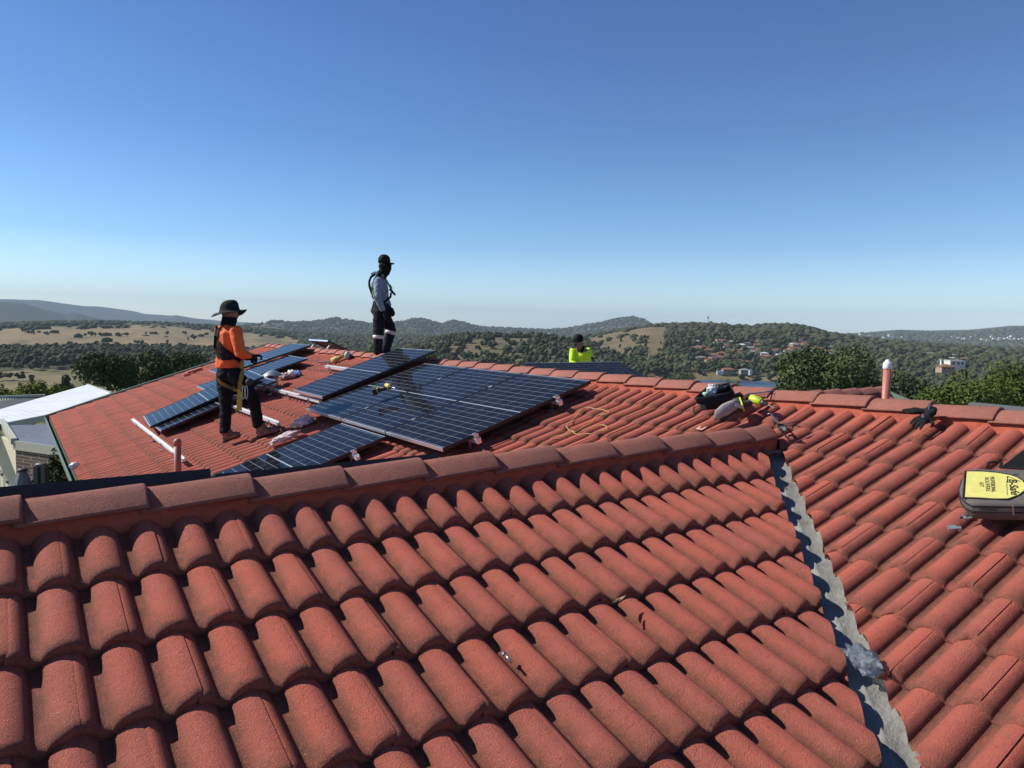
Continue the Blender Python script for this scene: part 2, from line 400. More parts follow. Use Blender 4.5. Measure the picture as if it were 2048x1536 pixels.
def ridge(name, p0, direction, length, side, cap_len=0.40, phase=0.0, drop=0.071, half=0.116, mortar=True, seed=1, mat=None, flip=False, mstep=.135, mhalf=.188):
    """a row of angle ridge tiles: p0 apex start, direction unit, side = horizontal unit towards the viewer"""
    rs = random.Random(seed); d = Vector(direction); s = Vector(side); V = []; F = []; rnd = []; pan = []
    prof = [(-half, -drop), (-half+.012, -drop+.012), (-.055, -.017), (-.03, -.005), (-.012, 0.0), (.012, 0.0), (.03, -.005), (.055, -.017), (half-.012, -drop+.012), (half, -drop)]
    inner = [(half-.010, -drop-.004), (0.0, -.022), (-half+.010, -drop-.004)]
    ring = prof+inner; nr = len(ring)
    t = -phase
    while t < length:
        a = t; b = min(t+cap_len+.03, length+.0); t += cap_len
        a = max(a, 0)
        if b-a < .05: break
        lo, hi = (-.004, .017) if not flip else (.017, -.004)
        j1, j2 = rs.uniform(-.003, .003), rs.uniform(-.003, .003); rv = rs.random()
        stations = [(a, lo-.004, .97), (a+.006, lo, 1), (b-.012, hi, 1), (b-.003, hi-.001, 1), (b, hi-.006, .985)]
        if flip: stations = [(a, hi*0+lo-.006, .985), (a+.003, lo-.001, 1), (a+.012, lo, 1), (b-.006, hi, 1), (b, hi-.004, .97)]
        b0 = len(V)
        for (x, up, sc) in stations:
            for (e, h) in ring:
                V.append(Vector(p0)+d*x+s*(-e*sc+j1)+Z*(h+up+j2)); rnd.append(rv); pan.append(0.5)
        for i in range(len(stations)-1):
            for k in range(nr):
                F.append((b0+i*nr+k, b0+i*nr+(k+1) % nr, b0+(i+1)*nr+(k+1) % nr, b0+(i+1)*nr+k))
        F.append(tuple(b0+k for k in range(nr))[::-1]); F.append(tuple(b0+(len(stations)-1)*nr+k for k in range(nr)))
    me = bpy.data.meshes.new(name); me.from_pydata([tuple(v) for v in V], [], F); me.update()
    for nm, arr in (('tile_rand', rnd), ('pan', pan)):
        at = me.attributes.new(nm, 'FLOAT', 'POINT'); at.data.foreach_set('value', np.array(arr, np.float32))
    bm = bmesh.new(); bm.from_mesh(me); bmesh.ops.recalc_face_normals(bm, faces=bm.faces); bm.to_mesh(me); bm.free()
    o = link(name, me, mat or CAP, house, smooth=True, auto=R(25))
    if mortar:
        V = []; F = []; n = int(length/0.03); cs = [(-.103, -.22), (-.098, -.072), (-.085, -.062), (0, -.030), (.085, -.062), (.098, -.072), (.103, -.22)]
        for i in range(n+1):
            x = length*i/n
            for k, (e, h) in enumerate(cs):
                q = mnoise.noise(Vector((x*7, k*2.3, seed)))*.006
                V.append(tuple(Vector(p0)+d*x+s*(-e+(q if k in (0, 1, 5, 6) else 0))+Z*(h+q)))
        for i in range(n):
            for k in range(len(cs)-1):
                a = i*7+k; F.append((a, a+1, a+8, a+7))
        F.append(tuple(range(7))); F.append(tuple(n*7+k for k in range(7)))
        me = bpy.data.meshes.new('mortar_bed'); me.from_pydata(V, [], F); me.update()
        bm = bmesh.new(); bm.from_mesh(me); bmesh.ops.recalc_face_normals(bm, faces=bm.faces); bm.to_mesh(me); bm.free()
        link('mortar_bed', me, MORTAR, house, smooth=True, auto=R(50))
    return o
ridge('ridge_capping', (-2.4, YR, -0.643), (1, 0, 0), 6.70, (0, -1, 0), seed=3, phase=0.0)
ridge('ridge_capping', (XR, -2.2, -0.4345), (0, 1, 0), 19.4, (-1, 0, 0), seed=5, flip=True, phase=.25, mstep=.135, mhalf=.195)
# eave, fascia and barge in green steel
g = MB()
def gutter(m, a, b, out, w=0.12, h=0.11):
    a = Vector(a); b = Vector(b); out = Vector(out); d = (b-a)
    prof = [(0, 0), (0, -h), (w*.75, -h), (w, -h*.6), (w, .0), (w+.012, .0), (w+.012, .012), (w-.012, .012), (w-.008, -h*.58), (w*.72, -h+.008), (.006, -h+.008), (.006, 0)]
    m.prism([a+out*x+Z*z for x, z in prof], d)
gutter(g, (0.685, 6.83, zB(.66)-.045), (0.685, 17.72, zB(.66)-.045), (-1, 0, 0), w=.075)
g.build('gutter', GUTTER, house)
g = MB(); g.bar((0.62, 17.66, zB(.62)-.075), (XR, 17.66, zB(XR)-.075), .055, .19, up=NB); g.bar((XR, 17.66, zB(XR)-.075), (9.4, 17.66, zB(2*XR-9.4)-.075), .055, .19, up=NE)
g.build('barge_board', GUTTER, house)
g = MB(); g.bar((.72, 6.8, zB(.66)-.16), (.72, 17.6, zB(.66)-.16), .02, .2); g.build('fascia', GUTTER, house)

def brick_mat(name, c1, c2, mort):
    t = NT(name); v = t.geo_pos(); sx = t.n('ShaderNodeSeparateXYZ'); t.l(v, sx.inputs[0])
    cb = t.n('ShaderNodeCombineXYZ'); t.l(t.math('ADD', sx.outputs[0], sx.outputs[1]), cb.inputs[0]); t.l(sx.outputs[2], cb.inputs[1])
    b = t.n('ShaderNodeTexBrick'); t.l(cb.outputs[0], b.inputs['Vector']); b.inputs['Scale'].default_value = 1
    b.inputs['Brick Width'].default_value = .24; b.inputs['Row Height'].default_value = .086; b.inputs['Mortar Size'].default_value = .008
    b.inputs['Color1'].default_value = c1+(1,); b.inputs['Color2'].default_value = c2+(1,); b.inputs['Mortar'].default_value = mort+(1,)
    t.set(color=b.outputs['Color'], rough=.85, normal=t.bump(b.outputs['Fac'], -.4, .01)); return t.m
BRICK = brick_mat('brown_brick', (0.10, 0.065, 0.05), (0.15, 0.09, 0.065), (0.30, 0.27, 0.23))
m = MB(); m.box((5.15, 7.4, -3.35), (7.6, 20.2, 2.3)); m.box((1.6, 1.2, -3.2), (6.8, 8.4, 2.2)); m.build('wall', BRICK, house)
# gable end triangles
m = MB(); m.prism([(1.35, 17.5, -2.2), (8.6, 17.5, -2.2), (XR, 17.5, zB(XR)-.25), (1.35, 17.5, zB(1.35)-.25)][:], (0, -.1, 0)); m.build('gable', BRICK, house)

# wings on the far side of the main ridge, ridges running along x
def far_wing(yr, zr, xe, y_lo, name):
    N_ = Vector((0, -ST, CT)); O_ = Vector((5.9, yr-.35, zr-.05-.35*TT))
    tile_field('far_wing_roof', O_, X, Vector((0, -CT, -ST)), N_, [(-0.6, xe-5.9, 1)], 0, int((yr-.35-y_lo)/(G*CT)), 0,
               [((0, yr-.03, 0), (0, -1, 0)), ((xe, 0, 0), (-1, 0, 0)), ((XR+.05, 0, 0), (1, 0, 0))], house, TILE)
    ridge('ridge_capping', (5.6, yr, zr), (1, 0, 0), xe-5.6, (0, -1, 0), seed=int(yr*3), mortar=True)
    g = MB(); g.bar((xe+.03, yr, zr-.10), (xe+.03, y_lo, zr-.10-(yr-y_lo)*TT), .05, .17, up=N_)
    g.bar((xe+.03, yr, zr-.10), (xe+.03, yr+2.6, zr-.10-2.6*TT), .05, .17, up=(0, ST, CT)); g.build('barge_board', GUTTER, house)
    m = MB(); m.add([(5.2, yr, zr-.1), (xe, yr, zr-.1), (xe, yr+2.6, zr-.1-2.6*TT), (5.2, yr+2.6, zr-.1-2.6*TT)], [(0, 1, 2, 3)]); 
    m.box(((5.3+xe-.3)/2, yr, zr-2.2), (xe-.3-5.3, 4.4, 2.3)); m.build('wall', BRICK, house)
far_wing(10.48, -0.70, 9.85, 8.0, 'c')
far_wing(5.34, -0.70, 9.87, 2.4, 'd')

# ================================================================= SOLAR PANELS
PL, PW, PT_ = 1.722, 1.134, 0.032
def make_panel():
    root = bpy.data.objects.new('solar_panel', None); C.objects.link(root)
    m = MB(); fw = .011; ou = [(0, 0), (PL, 0), (PL, PW), (0, PW)]; inn = [(fw, fw), (PL-fw, fw), (PL-fw, PW-fw), (fw, PW-fw)]
    V = [(x, y, z) for z in (0, -PT_) for L in (ou, inn) for x, y in L]
    F = []
    for k in range(4):
        j = (k+1) % 4; F += [(k, j, 4+j, 4+k), (8+k, 12+k, 12+j, 8+j), (k, 8+k, 8+j, j), (4+k, 4+j, 12+j, 12+k)]
    m.add(V, F); f = m.build('frame', [BLACK, ALU], root)
    for p in f.data.polygons:
        if abs(p.center.x-PL/2) > PL/2-fw*1.5 and abs(p.normal.y) < .5 and p.normal.z > -.5: p.material_index = 1
    g = MB().box((PL/2, PW/2, -.0055), (PL-2*fw, PW-2*fw, .006)).build('glass', CELLS, root)
    return root
_proto = make_panel(); _first = [True]
GP = 'framed solar panels laid across the roof'
def place_panel(origin, ex, ey, label, group=GP):
    ex = Vector(ex).normalized(); ez = ex.cross(Vector(ey)).normalized(); ey = ez.cross(ex)
    Mx = Matrix(((ex.x, ey.x, ez.x, origin[0]), (ex.y, ey.y, ez.y, origin[1]), (ex.z, ey.z, ez.z, origin[2]), (0, 0, 0, 1)))
    if _first[0]: r = _proto; _first[0] = False
    else:
        r = _proto.copy(); C.objects.link(r)
        for ch in list(_proto.children):
            c = ch.copy(); C.objects.link(c); c.parent = r
    r.matrix_world = Mx; tag(r, label, 'solar panel', group); return r
def all_black(r):
    for c in C.objects:
        if c.parent == r and c.name.startswith('frame'):
            c.material_slots[1].link = 'OBJECT'; c.material_slots[1].material = BLACK
def slope_panel(a0, y0, h, label, rot=0.0, tilt=0.0):
    ex = EX*math.cos(rot)-EY*math.sin(rot); ex = ex*math.cos(tilt)+NB*math.sin(tilt)
    ey = EY*math.cos(rot)+EX*math.sin(rot)
    return place_panel(PB(a0, y0, h), ex, ey, label)
slope_panel(-1.626, 5.385, .127, 'nearest panel of the large upper array, its corner over the bare tiles')
slope_panel(-1.626, 6.540, .127, 'middle panel of the large upper array, with a panel fixed on either side')
slope_panel(-1.626, 7.695, .127, 'panel of the large upper array that the cordless drill lies on')
slope_panel(-1.35, 8.95, .165, 'loose panel pushed up to the feet of the standing man in grey', tilt=.03)
slope_panel(-3.385, 6.46, .10, 'lowest panel, tucked under the large array with two crumpled bags beside it')
slope_panel(-3.075, 11.42, .125, 'top panel of the overlapping pair behind the man in orange', rot=.07, tilt=.10)
slope_panel(-3.01, 10.98, .095, 'shaded lower panel of the overlapping pair behind the man in orange', tilt=.075)
slope_panel(-1.404, 13.93, .168, 'farthest blue panel, reaching the left end of the ridge', rot=.01)
slope_panel(-1.937, 12.70, .13, 'blue panel just behind the metal roof vent', rot=.03)
# on the far slope of the wing, seen edge-on above the front ridge
EAX = Vector((0, CT, -ST))
for k, (x0, lb) in enumerate(((1.894-1.134, 'black-edged panel just over the front ridge, the right-hand one of the edge-on row'),
                              (0.735-1.134, 'black-edged panel just over the front ridge, second from the right of the edge-on row'),
                              (-0.424-1.134, 'black-edged panel just over the front ridge at the left edge of the photo'))):
    ybase = 3.42; zb = [-0.672, -0.645, -0.640][k]
    o = Vector((x0+1.134, ybase, zb)); pp = place_panel(o, EAX, (-1, 0, 0), lb); all_black(pp); pp.scale = (1, 1, 1.6)
# on the far right wing in front of the kneeling man
NCW = Vector((0, -ST, CT))
for x0, lb in ((7.42, 'panel lying beyond the ridge on the left of the kneeling man in yellow'), (8.575, 'panel lying beyond the ridge in front of the kneeling man in yellow')):
    o = Vector((x0+1.134, 10.40-1.722*CT, -.70+.03-(.08+1.722*CT)*TT+.12)); place_panel(o, (0, CT, ST), (-1, 0, 0), lb)
HAZE = 5.5e-5
# ================================================================= LAND
def px_az(px): return math.atan2(px-1024, CF)
def hyz(px): return 659.17+(px-1024)*0.01861
def smooth(a, b, x): t = np.clip((x-a)/(b-a), 0, 1); return t*t*(3-2*t)
FH = Vector((FW.x, FW.y, 0)).normalized(); RH = Vector((FH.y, -FH.x, 0))
def ground_pt(phi, D): return FH*(D*math.cos(phi)) + RH*(D*math.sin(phi))
LAYERS = [  # distance, front width, back width, skyline as (photo x, y)
 (15000, 2500, 3000, [(-700,590),(-200,583),(0,597),(60,600),(80,600),(170,612),(200,613),(260,622),(290,630),(340,632),(430,640),(530,646),(600,650),(700,657),(1000,664),(3000,700)]),
 (12500, 1500, 1500, [(-700,640),(250,646),(310,639),(350,631),(390,636),(440,645),(520,650),(3000,700)]),
 (8500, 1800, 2000, [(-700,600),(-200,588),(0,602),(50,607),(90,619),(130,628),(150,624),(175,631),(215,640),(300,647),(3000,700)]),
 (6500, 1500, 2500, [(-300,650),(470,652),(520,648),(545,643),(580,645),(620,645),(650,640),(672,637),(700,642),(735,648),(765,650),(795,645),(832,638.5),(850,640),(880,649),(905,642),(930,648),(960,655),(1000,656.5),(1050,659),(1100,660.5),(1140,657),(1170,651),(1200,646),(1230,639),(1262,635.5),(1280,639),(1300,648),(1330,660),(1400,668),(3000,720)]),
 (7500, 2500, 3000, [(-700,670),(1500,672),(1600,667),(1640,664.5),(1700,666),(1750,663),(1800,659.5),(1860,661),(1900,661),(1940,659),(1975,656),(2010,652),(2060,651),(2200,648),(2500,655),(3200,680)]),
 (1900, 800, 900, [(-700,760),(1050,700),(1120,684),(1200,669),(1250,661),(1300,654),(1345,651),(1400,651),(1450,653),(1500,656),(1540,653),(1575,653),(1610,658),(1650,668),(1720,680),(1850,692),(3000,760)]),
 (1250, 480, 500, [(-700,760),(760,720),(830,700),(880,684),(940,676),(1000,675),(1080,678),(1150,688),(1230,705),(1300,725),(1400,760),(3000,900)]),
 (3400, 2300, 2500, [(-700,652),(0,650),(100,646),(200,645),(330,648),(450,655),(520,660),(600,668),(720,672),(900,676),(1000,690),(3000,800)]),
]
def ground_h(phi, D):
    phi = np.asarray(phi, float); D = np.asarray(D, float)
    ph = np.clip(phi, -1.15, 1.15); px = 1024+CF*np.tan(ph)
    h = -4.7-3*smooth(14, 80, D)-52.3*smooth(60, 420, D)
    base = h.copy()
    for (Dl, wf, wb, tab) in LAYERS:
        xs, ys = zip(*tab); y = np.interp(px, xs, ys); zt = (hyz(px)-y)/CF*Dl*np.cos(ph)
        wd = np.where(D < Dl, np.exp(-((D-Dl)/wf)**2*1.6), np.exp(-((D-Dl)/wb)**2*1.6))
        h = np.maximum(h, base+(zt-base)*wd)
    m = smooth(1300, 1350, px)*(1-smooth(1600, 1680, px))*smooth(620, 700, D)*(1-smooth(915, 960, D))
    return h-m*(h+62)
def gh(phi, D): return float(ground_h(np.array([phi]), np.array([D]))[0])
def cover(phi, D):
    """0 olive grass, 1 dry gold grass, 2 woodland floor (blend weights)"""
    px = 1024+CF*np.tan(np.clip(phi, -1.2, 1.2))
    return px
def woods(px, D, rnd):
    """how densely trees stand there, 0..1"""
    n = mnoise.noise(Vector((px*0.010, math.log(D)*6.0, 1.7))); n2 = mnoise.noise(Vector((px*0.03, math.log(D)*16, 5.1)))
    if D < 420: return 0
    if px < 600:
        if D < 900: return 0.0 if px > 60 else 0.02
        if D < 1340: return 0.97 if (n2 > -.42 and D > 930+ (120 if px < 90 else 0)) else .25
        if D < 2350: return 0.006 if n2 < .15 else .02
        if D < 2700: return .35 if n > .0 else .02
        return .85 if n+n2*.6 > -.12 else .12
    if px < 900:
        if D < 1200: return .75 if n2 > -.3 else .2
        if D < 1900: return .9 if n > -.3 else .15
        return .92 if n2 > -.35 else .3
    if px < 1180:
        if D < 800: return .35 if n2 > .0 else .06
        if D < 1350: return .55 if n2+n*.5 > .02 else .07
        return .95
    if px < 1330:
        if D < 880: return 0.02
        if D < 1120: return .85 if n2 > -.45 else .3
        if D < 1790: return .03 if n2 < .38 else .4
        return .9
    if px < 1600:
        if D < 900: return 0.0
        if D < 960: return .25
        return .88 if n2 > -.3 else .3
    if D < 600: return .3
    return .85 if n2 > -.3 else .4
def lake_mask(px, D): return 1335 < px < 1600 and 760 < D < 935

def make_ground():
    phis = np.concatenate([np.linspace(-math.pi, -0.72, 40)[:-1], np.linspace(-0.72, 0.72, 361), np.linspace(0.72, math.pi, 40)[1:]])
    rs = np.concatenate([[0.5, 6, 12], np.geomspace(16, 22000, 190)])
    PH, DD = np.meshgrid(phis, rs); H = ground_h(PH, DD)
    # small relief
    for i in range(H.shape[0]):
        r_ = rs[i]
        if r_ < 60: continue
        for j in range(H.shape[1]):
            p = ground_pt(PH[i, j], r_); s = max(60.0, r_*0.055)
            amp = min(r_*0.0022, 5.0) if r_ < 4500 else r_*0.0011
            H[i, j] += amp*mnoise.noise(Vector((p.x/s, p.y/s, 0.3)))+amp*.5*mnoise.noise(Vector((p.x/s*2.7, p.y/s*2.7, 4.3)))
    Xc = FH.x*DD*np.cos(PH)+RH.x*DD*np.sin(PH); Yc = FH.y*DD*np.cos(PH)+RH.y*DD*np.sin(PH)
    n, m = PH.shape; V = np.stack([Xc, Yc, H], -1).reshape(-1, 3)
    idx = np.arange(n*m).reshape(n, m)
    F = np.stack([idx[:-1, :-1], idx[:-1, 1:], idx[1:, 1:], idx[1:, :-1]], -1).reshape(-1, 4)
    me = np_mesh('ground', V, F)
    col = np.zeros((n*m, 4), np.float32)
    GOLD = np.array((.31, .235, .13)); OLV = np.array((.14, .13, .06)); WD = np.array((.070, .072, .042)); HAZE_BLU = np.array((.040, .055, .060)); DRY = np.array((.21, .165, .095))
    k = 0
    for i in range(n):
        D = rs[i]
        for j in range(m):
            px = 1024+CF*math.tan(max(-1.2, min(1.2, PH[i, j])))
            a = mnoise.noise(Vector((px*.012, math.log(D)*9, 2.2))); b = mnoise.noise(Vector((px*.03, math.log(D)*25, 7.2)))
            if D > 2600: c = WD*(1+.3*a) if px > 560 or a > -.2 else DRY
            elif px < 620:
                c = OLV*1.25+(GOLD-OLV)*max(0, min(1, .25+a)) if D < 930 else (WD if D < 1300 else (GOLD*(1+.22*b) if a > -.35 else DRY))
            elif px < 900: c = WD*1.2 if a > -.25 else GOLD*.8
            elif px < 1330: c = (DRY*.9 if a+b*.5 > -.05 else OLV*1.1) if (D < 1800 and px < 1160) else ((GOLD*.72 if D < 1790 else WD))
            else: c = GOLD*.75 if D < 985 else (WD*1.3 if a > -.2 else DRY*.8)
            if D > 6000: c = HAZE_BLU  # far hills: bluish distance haze put into the base colour
            col[k, :3] = c; col[k, 3] = 1; k += 1
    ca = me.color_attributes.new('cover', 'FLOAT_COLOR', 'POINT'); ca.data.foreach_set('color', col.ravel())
    t = NT('ground_cover'); v = t.geo_pos(); c = t.attr('cover', 'Color')
    n1 = t.noise(.012, 6, .65, v); n2 = t.noise(.11, 5, .65, v)
    c = t.mix(t.ramp(n1, [(.35, 0.0), (.7, .5)]), c, (.10, .10, .055))
    c = t.mix(t.ramp(n2, [(.35, .35), (.65, 0.0)]), c, (.05, .05, .03))
    t.set(color=c, rough=.95, spec=.1)
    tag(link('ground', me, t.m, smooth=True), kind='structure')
make_ground()

# lake
def make_lake():
    V = []; zl = -56.9
    near = [(1325, 800), (1400, 800), (1500, 800), (1620, 800), (1640, 792)]
    far = [(1610, 775), (1560, 763), (1530, 758.5), (1500, 757.5), (1470, 757), (1440, 759), (1415, 760), (1392, 761.5), (1370, 764), (1345, 771), (1325, 780)]
    pts = [at_z(x, y, zl) for x, y in near+far]
    me = bpy.data.meshes.new('lake'); me.from_pydata([tuple(p) for p in pts], [], [tuple(range(len(pts)))])
    t = NT('lake_water'); v = t.geo_pos(); mp = t.n('ShaderNodeMapping'); t.l(v, mp.inputs[0]); mp.inputs['Scale'].default_value = (.35, .12, 1)
    t.set(color=(.06, .10, .15), rough=.4, normal=t.bump(t.noise(.8, 4, .6, mp.outputs[0]), .8, .6))
    tag(link('lake', me, t.m), kind='structure')
make_lake()

# ---------------------------------------------------------------- trees
def leafmat(name, c1, c2, c3, scale=1.0):
    t = NT(name); v = t.geo_pos(); r = t.attr('leaf_rand')
    c = t.ramp(r, [(0.0, c1), (.5, c2), (1.0, c3)])
    t.set(color=c, rough=.9, spec=.08)
    return t.m
BARK = simple('bark', (.13, .10, .08), .9, var=.3, scale=6)
GUMC = leafmat('gum_leaves', (.030, .040, .018), (.060, .070, .034), (.125, .130, .068))
WOODC = leafmat('woodland_leaves', (.030, .038, .018), (.056, .064, .032), (.110, .114, .060))
OAK = leafmat('dark_leaves', (.032, .052, .020), (.062, .092, .036), (.115, .150, .062))
BRT = leafmat('bright_leaves', (.038, .060, .015), (.078, .110, .026), (.145, .175, .05))
YEL = leafmat('yellow_green_leaves', (.09, .115, .02), (.16, .185, .035), (.24, .25, .06))
GREY = leafmat('grey_leaves', (.045, .058, .030), (.080, .098, .050), (.125, .145, .080))
GLS = leafmat('camellia_leaves', (.02, .035, .01), (.045, .065, .02), (.12, .13, .06)); 

def ico(sub, seed, disp=.28, sc=(1, 1, 1)):
    bm = bmesh.new(); bmesh.ops.create_icosphere(bm, subdivisions=sub, radius=1)
    V = []
    for vv in bm.verts:
        p = vv.co.copy(); d = 1+disp*mnoise.noise(p*1.6+Vector((seed*3.1, 0, 0)))*2+disp*.8*mnoise.noise(p*4.1+Vector((0, seed*1.7, 0)))
        V.append((p.x*d*sc[0], p.y*d*sc[1], p.z*d*sc[2]))
    F = [tuple(x.index for x in f.verts) for f in bm.faces]; bm.free()
    return np.array(V, np.float32), np.array(F, np.int32)
def crown_leaves(seed, lumps, nleaf, size, flat=1.0):
    """leaf clumps on the skin of several lumps: an uneven crown with gaps (unit crown ~1 high)"""
    rng = np.random.default_rng(seed)
    cen = lumps[:, :3]; rad = lumps[:, 3]
    w_ = rad**2/np.sum(rad**2); k = rng.choice(len(rad), nleaf, p=w_)
    d = rng.normal(size=(nleaf, 3)); d /= np.linalg.norm(d, axis=1)[:, None]
    rr = rad[k]*(0.70+0.42*rng.random(nleaf)**1.3)
    P = cen[k]+d*rr[:, None]*np.array([1, 1, flat])
    nrm = d+rng.normal(size=(nleaf, 3))*.6; nrm /= np.linalg.norm(nrm, axis=1)[:, None]
    a = np.cross(nrm, rng.normal(size=(nleaf, 3))); a /= np.linalg.norm(a, axis=1)[:, None]; b = np.cross(nrm, a)
    s = size*(.6+.8*rng.random(nleaf))[:, None]
    V = np.stack([P-a*s, P-b*s*.6, P+a*s, P+b*s*.6], 1).reshape(-1, 3)
    F = np.arange(nleaf*4).reshape(-1, 4)
    clump = rng.random(len(rad))
    lr = np.repeat(np.clip(.25+.5*clump[k]+.35*(rng.random(nleaf)-.5), 0, 1), 4)
    return V.astype(np.float32), F.astype(np.int32), lr.astype(np.float32)
def with_rand(me, lr):
    at = me.attributes.new('leaf_rand', 'FLOAT', 'POINT'); at.data.foreach_set('value', lr)
    return me
def lumps_for(seed, n, kind='round'):
    rng = np.random.default_rng(seed); L = []
    for i in range(n):
        if kind == 'round':
            th = rng.random()*6.283; r = .36*math.sqrt(rng.random()); z = .36+.5*rng.random(); L.append((r*math.cos(th), r*math.sin(th), z, .14+.12*rng.random()))
        elif kind == 'tall':
            z = .25+.68*rng.random(); r = .20*(1.15-z)*math.sqrt(rng.random()); th = rng.random()*6.283; L.append((r*math.cos(th), r*math.sin(th), z, .09+.09*(1.1-z)))
        else:
            th = rng.random()*6.283; r = .62*math.sqrt(rng.random()); z = .22+.5*rng.random()*(1-.5*r); L.append((r*math.cos(th), r*math.sin(th), z, .15+.12*rng.random()))
    return np.array(L)
# far trees: low-cost crowns, several variants
FARV = []
for s in range(8):
    kind = ['round', 'round', 'tall', 'round', 'wide', 'round', 'tall', 'wide'][s]
    L = lumps_for(s+40, 9 if kind != 'tall' else 7, kind); Vs = []; Fs = []; Rs = []; b = 0
    for q, (x, y, z, r_) in enumerate(L):
        v_, f_ = ico(1, s*17+q, .30, (r_*1.12, r_*1.12, r_*.95)); Vs.append(v_+np.array([x, y, z], np.float32)); Fs.append(f_+b); b += len(v_)
        Rs.append(np.full(len(v_), random.random(), np.float32))
    FARV.append((np.concatenate(Vs), np.concatenate(Fs), np.concatenate(Rs)))
CLUMP = [ico(1, s+200, .38, (1.0, 1.0, .62)) for s in range(6)]
def trunk_mesh(name, h=.45, r=.022, lean=.03):
    m = MB(); m.tube([(0, 0, -.04), (lean*.4, 0, h*.5), (lean, 0, h)], [r*1.4, r, r*.6], n=5)
    for a in (0.5, 2.6, 4.4): m.tube([(lean*.7, 0, h*.6), (lean+.13*math.cos(a), .13*math.sin(a), h*1.15)], [r*.6, r*.25], n=4, caps=False)
    me = bpy.data.meshes.new(name); me.from_pydata(m.v, [], m.f); me.materials.append(BARK); return me
def merged(name, items, variants, mat, label=None):
    """items: (x,y,z,sx,sz,rot,variant,shade)"""
    Vs, Fs, Rs = [], [], []; b = 0
    for (x, y, z, sx, sz, rot, k, sh) in items:
        vv = variants[k]; v_ = vv[0]; c, s = math.cos(rot), math.sin(rot)
        q = np.empty_like(v_); q[:, 0] = (v_[:, 0]*c-v_[:, 1]*s)*sx+x; q[:, 1] = (v_[:, 0]*s+v_[:, 1]*c)*sx+y; q[:, 2] = v_[:, 2]*sz+z
        Vs.append(q); Fs.append(vv[1]+b); b += len(v_)
        Rs.append(np.clip((vv[2] if len(vv) > 2 else np.full(len(v_), .5, np.float32))*.5+sh*.6, 0, 1).astype(np.float32))
    me = np_mesh(name, np.concatenate(Vs), np.concatenate(Fs)); with_rand(me, np.concatenate(Rs))
    return link(name, me, mat, smooth=False)

def on_ground(px, y, lo, hi):
    phi = px_az(px); best = None
    for D in np.geomspace(lo, hi, 140):
        yy = hyz(px)-gh(phi, D)/(D*math.cos(phi))*CF
        if best is None or abs(yy-y) < best[0]: best = (abs(yy-y), D)
    D = best[1]; p = ground_pt(phi, D); p.z = gh(phi, D); return p, D
_rs = random.Random(21); SPOTS = []
for _ in range(58): SPOTS.append((_rs.uniform(1385, 1640), _rs.uniform(683, 730), 950, 1850))
for _ in range(26): SPOTS.append((_rs.uniform(1650, 2040), _rs.uniform(690, 728), 800, 1500))
def plant_woods():
    rs = random.Random(4); near = []; far = []
    # 8-14 m gum trees out to 1.5 km
    tries = 15500
    hs_ = [(px_az(q[0]), on_ground(q[0], q[1], q[2], q[3])[1]) for q in SPOTS]
    for _ in range(tries):
        phi = rs.uniform(-.66, .66); px = 1024+CF*math.tan(phi)
        D = math.sqrt(rs.uniform(430**2, 1500**2))
        if rs.random() > woods(px, D, rs) or lake_mask(px, D): continue
        if px > 1340 and any(abs(phi-hp)*D < 9 and -10 < hd-D < 62 for hp, hd in hs_): continue
        near.append((phi, D, rs.uniform(8, 14)*(1.15 if px > 1300 else 1.0)))
    near.sort(key=lambda q: -q[2]/q[1])
    return near, far
NEAR, _ = plant_woods()
TRUNK = trunk_mesh('trunk')
def zone_label(px, D):
    if px < 90: return 'grey-green gum tree at the far left of the dark belt below the golden field'
    if px < 300: return 'grey-green gum tree in the dark belt between the golden field and the white awning roof'
    if px < 600: return 'grey-green gum tree in the dark belt behind the man in orange'
    if px < 880: return 'grey-green gum tree in the bush behind the standing man in grey'
    if px < 1130: return 'gum tree scattered on the low brown hill left of the kneeling man'
    if px < 1330: return 'dense gum tree on the slope right of the kneeling man'
    if px < 1560: return 'gum tree between the lakeside houses and the wooded hill with the mast'
    if px < 1780: return 'gum tree in the wooded suburb behind the large dark tree and tall pink pipe'
    return 'gum tree in the wooded suburb around the white box-shaped house'
nind = 0; rest = []
crown_me = []
for k, (v_, f_, r_) in enumerate(FARV):
    me = np_mesh('crown', v_, f_); with_rand(me, np.clip(r_*.8+.1, 0, 1)); me.materials.append(GUMC); crown_me.append(me)
for (phi, D, h) in NEAR:
    z = gh(phi, D); p = ground_pt(phi, D)
    if nind < 235:
        k = nind % 8; o = empty('gum_tree', (p.x, p.y, z), zone_label(1024+CF*math.tan(phi), D), 'tree', 'gum trees in the valley')
        o.rotation_euler.z = random.uniform(0, 6.28); o.scale = (h*1.05, h*1.05, h)
        for nm, me in (('crown', crown_me[k]), ('trunk', TRUNK)):
            c = bpy.data.objects.new(nm, me); C.objects.link(c); c.parent = o
        nind += 1
    else: rest.append((p.x, p.y, z, h*1.05, h, random.uniform(0, 6.28), random.randrange(8), random.random()*.9))
tag(merged('woodland', rest, FARV, WOODC), kind='stuff')
# far woods: clumps of crowns out to 7 km
cl = []; rs = random.Random(9)
for _ in range(26000):
    phi = rs.uniform(-.65, .65); px = 1024+CF*math.tan(phi); D = 1400+ (rs.random()**1.25)*5200
    if rs.random() > woods(px, D, rs): continue
    p = ground_pt(phi, D); s = rs.uniform(5, 11)*(1+(D-1400)/5000); cl.append((p.x, p.y, gh(phi, D)+s*.25, s, s*rs.uniform(.75, 1.15), rs.uniform(0, 6), rs.randrange(6), rs.random()*.8))
tag(merged('far_woodland', cl, CLUMP, WOODC), kind='stuff')
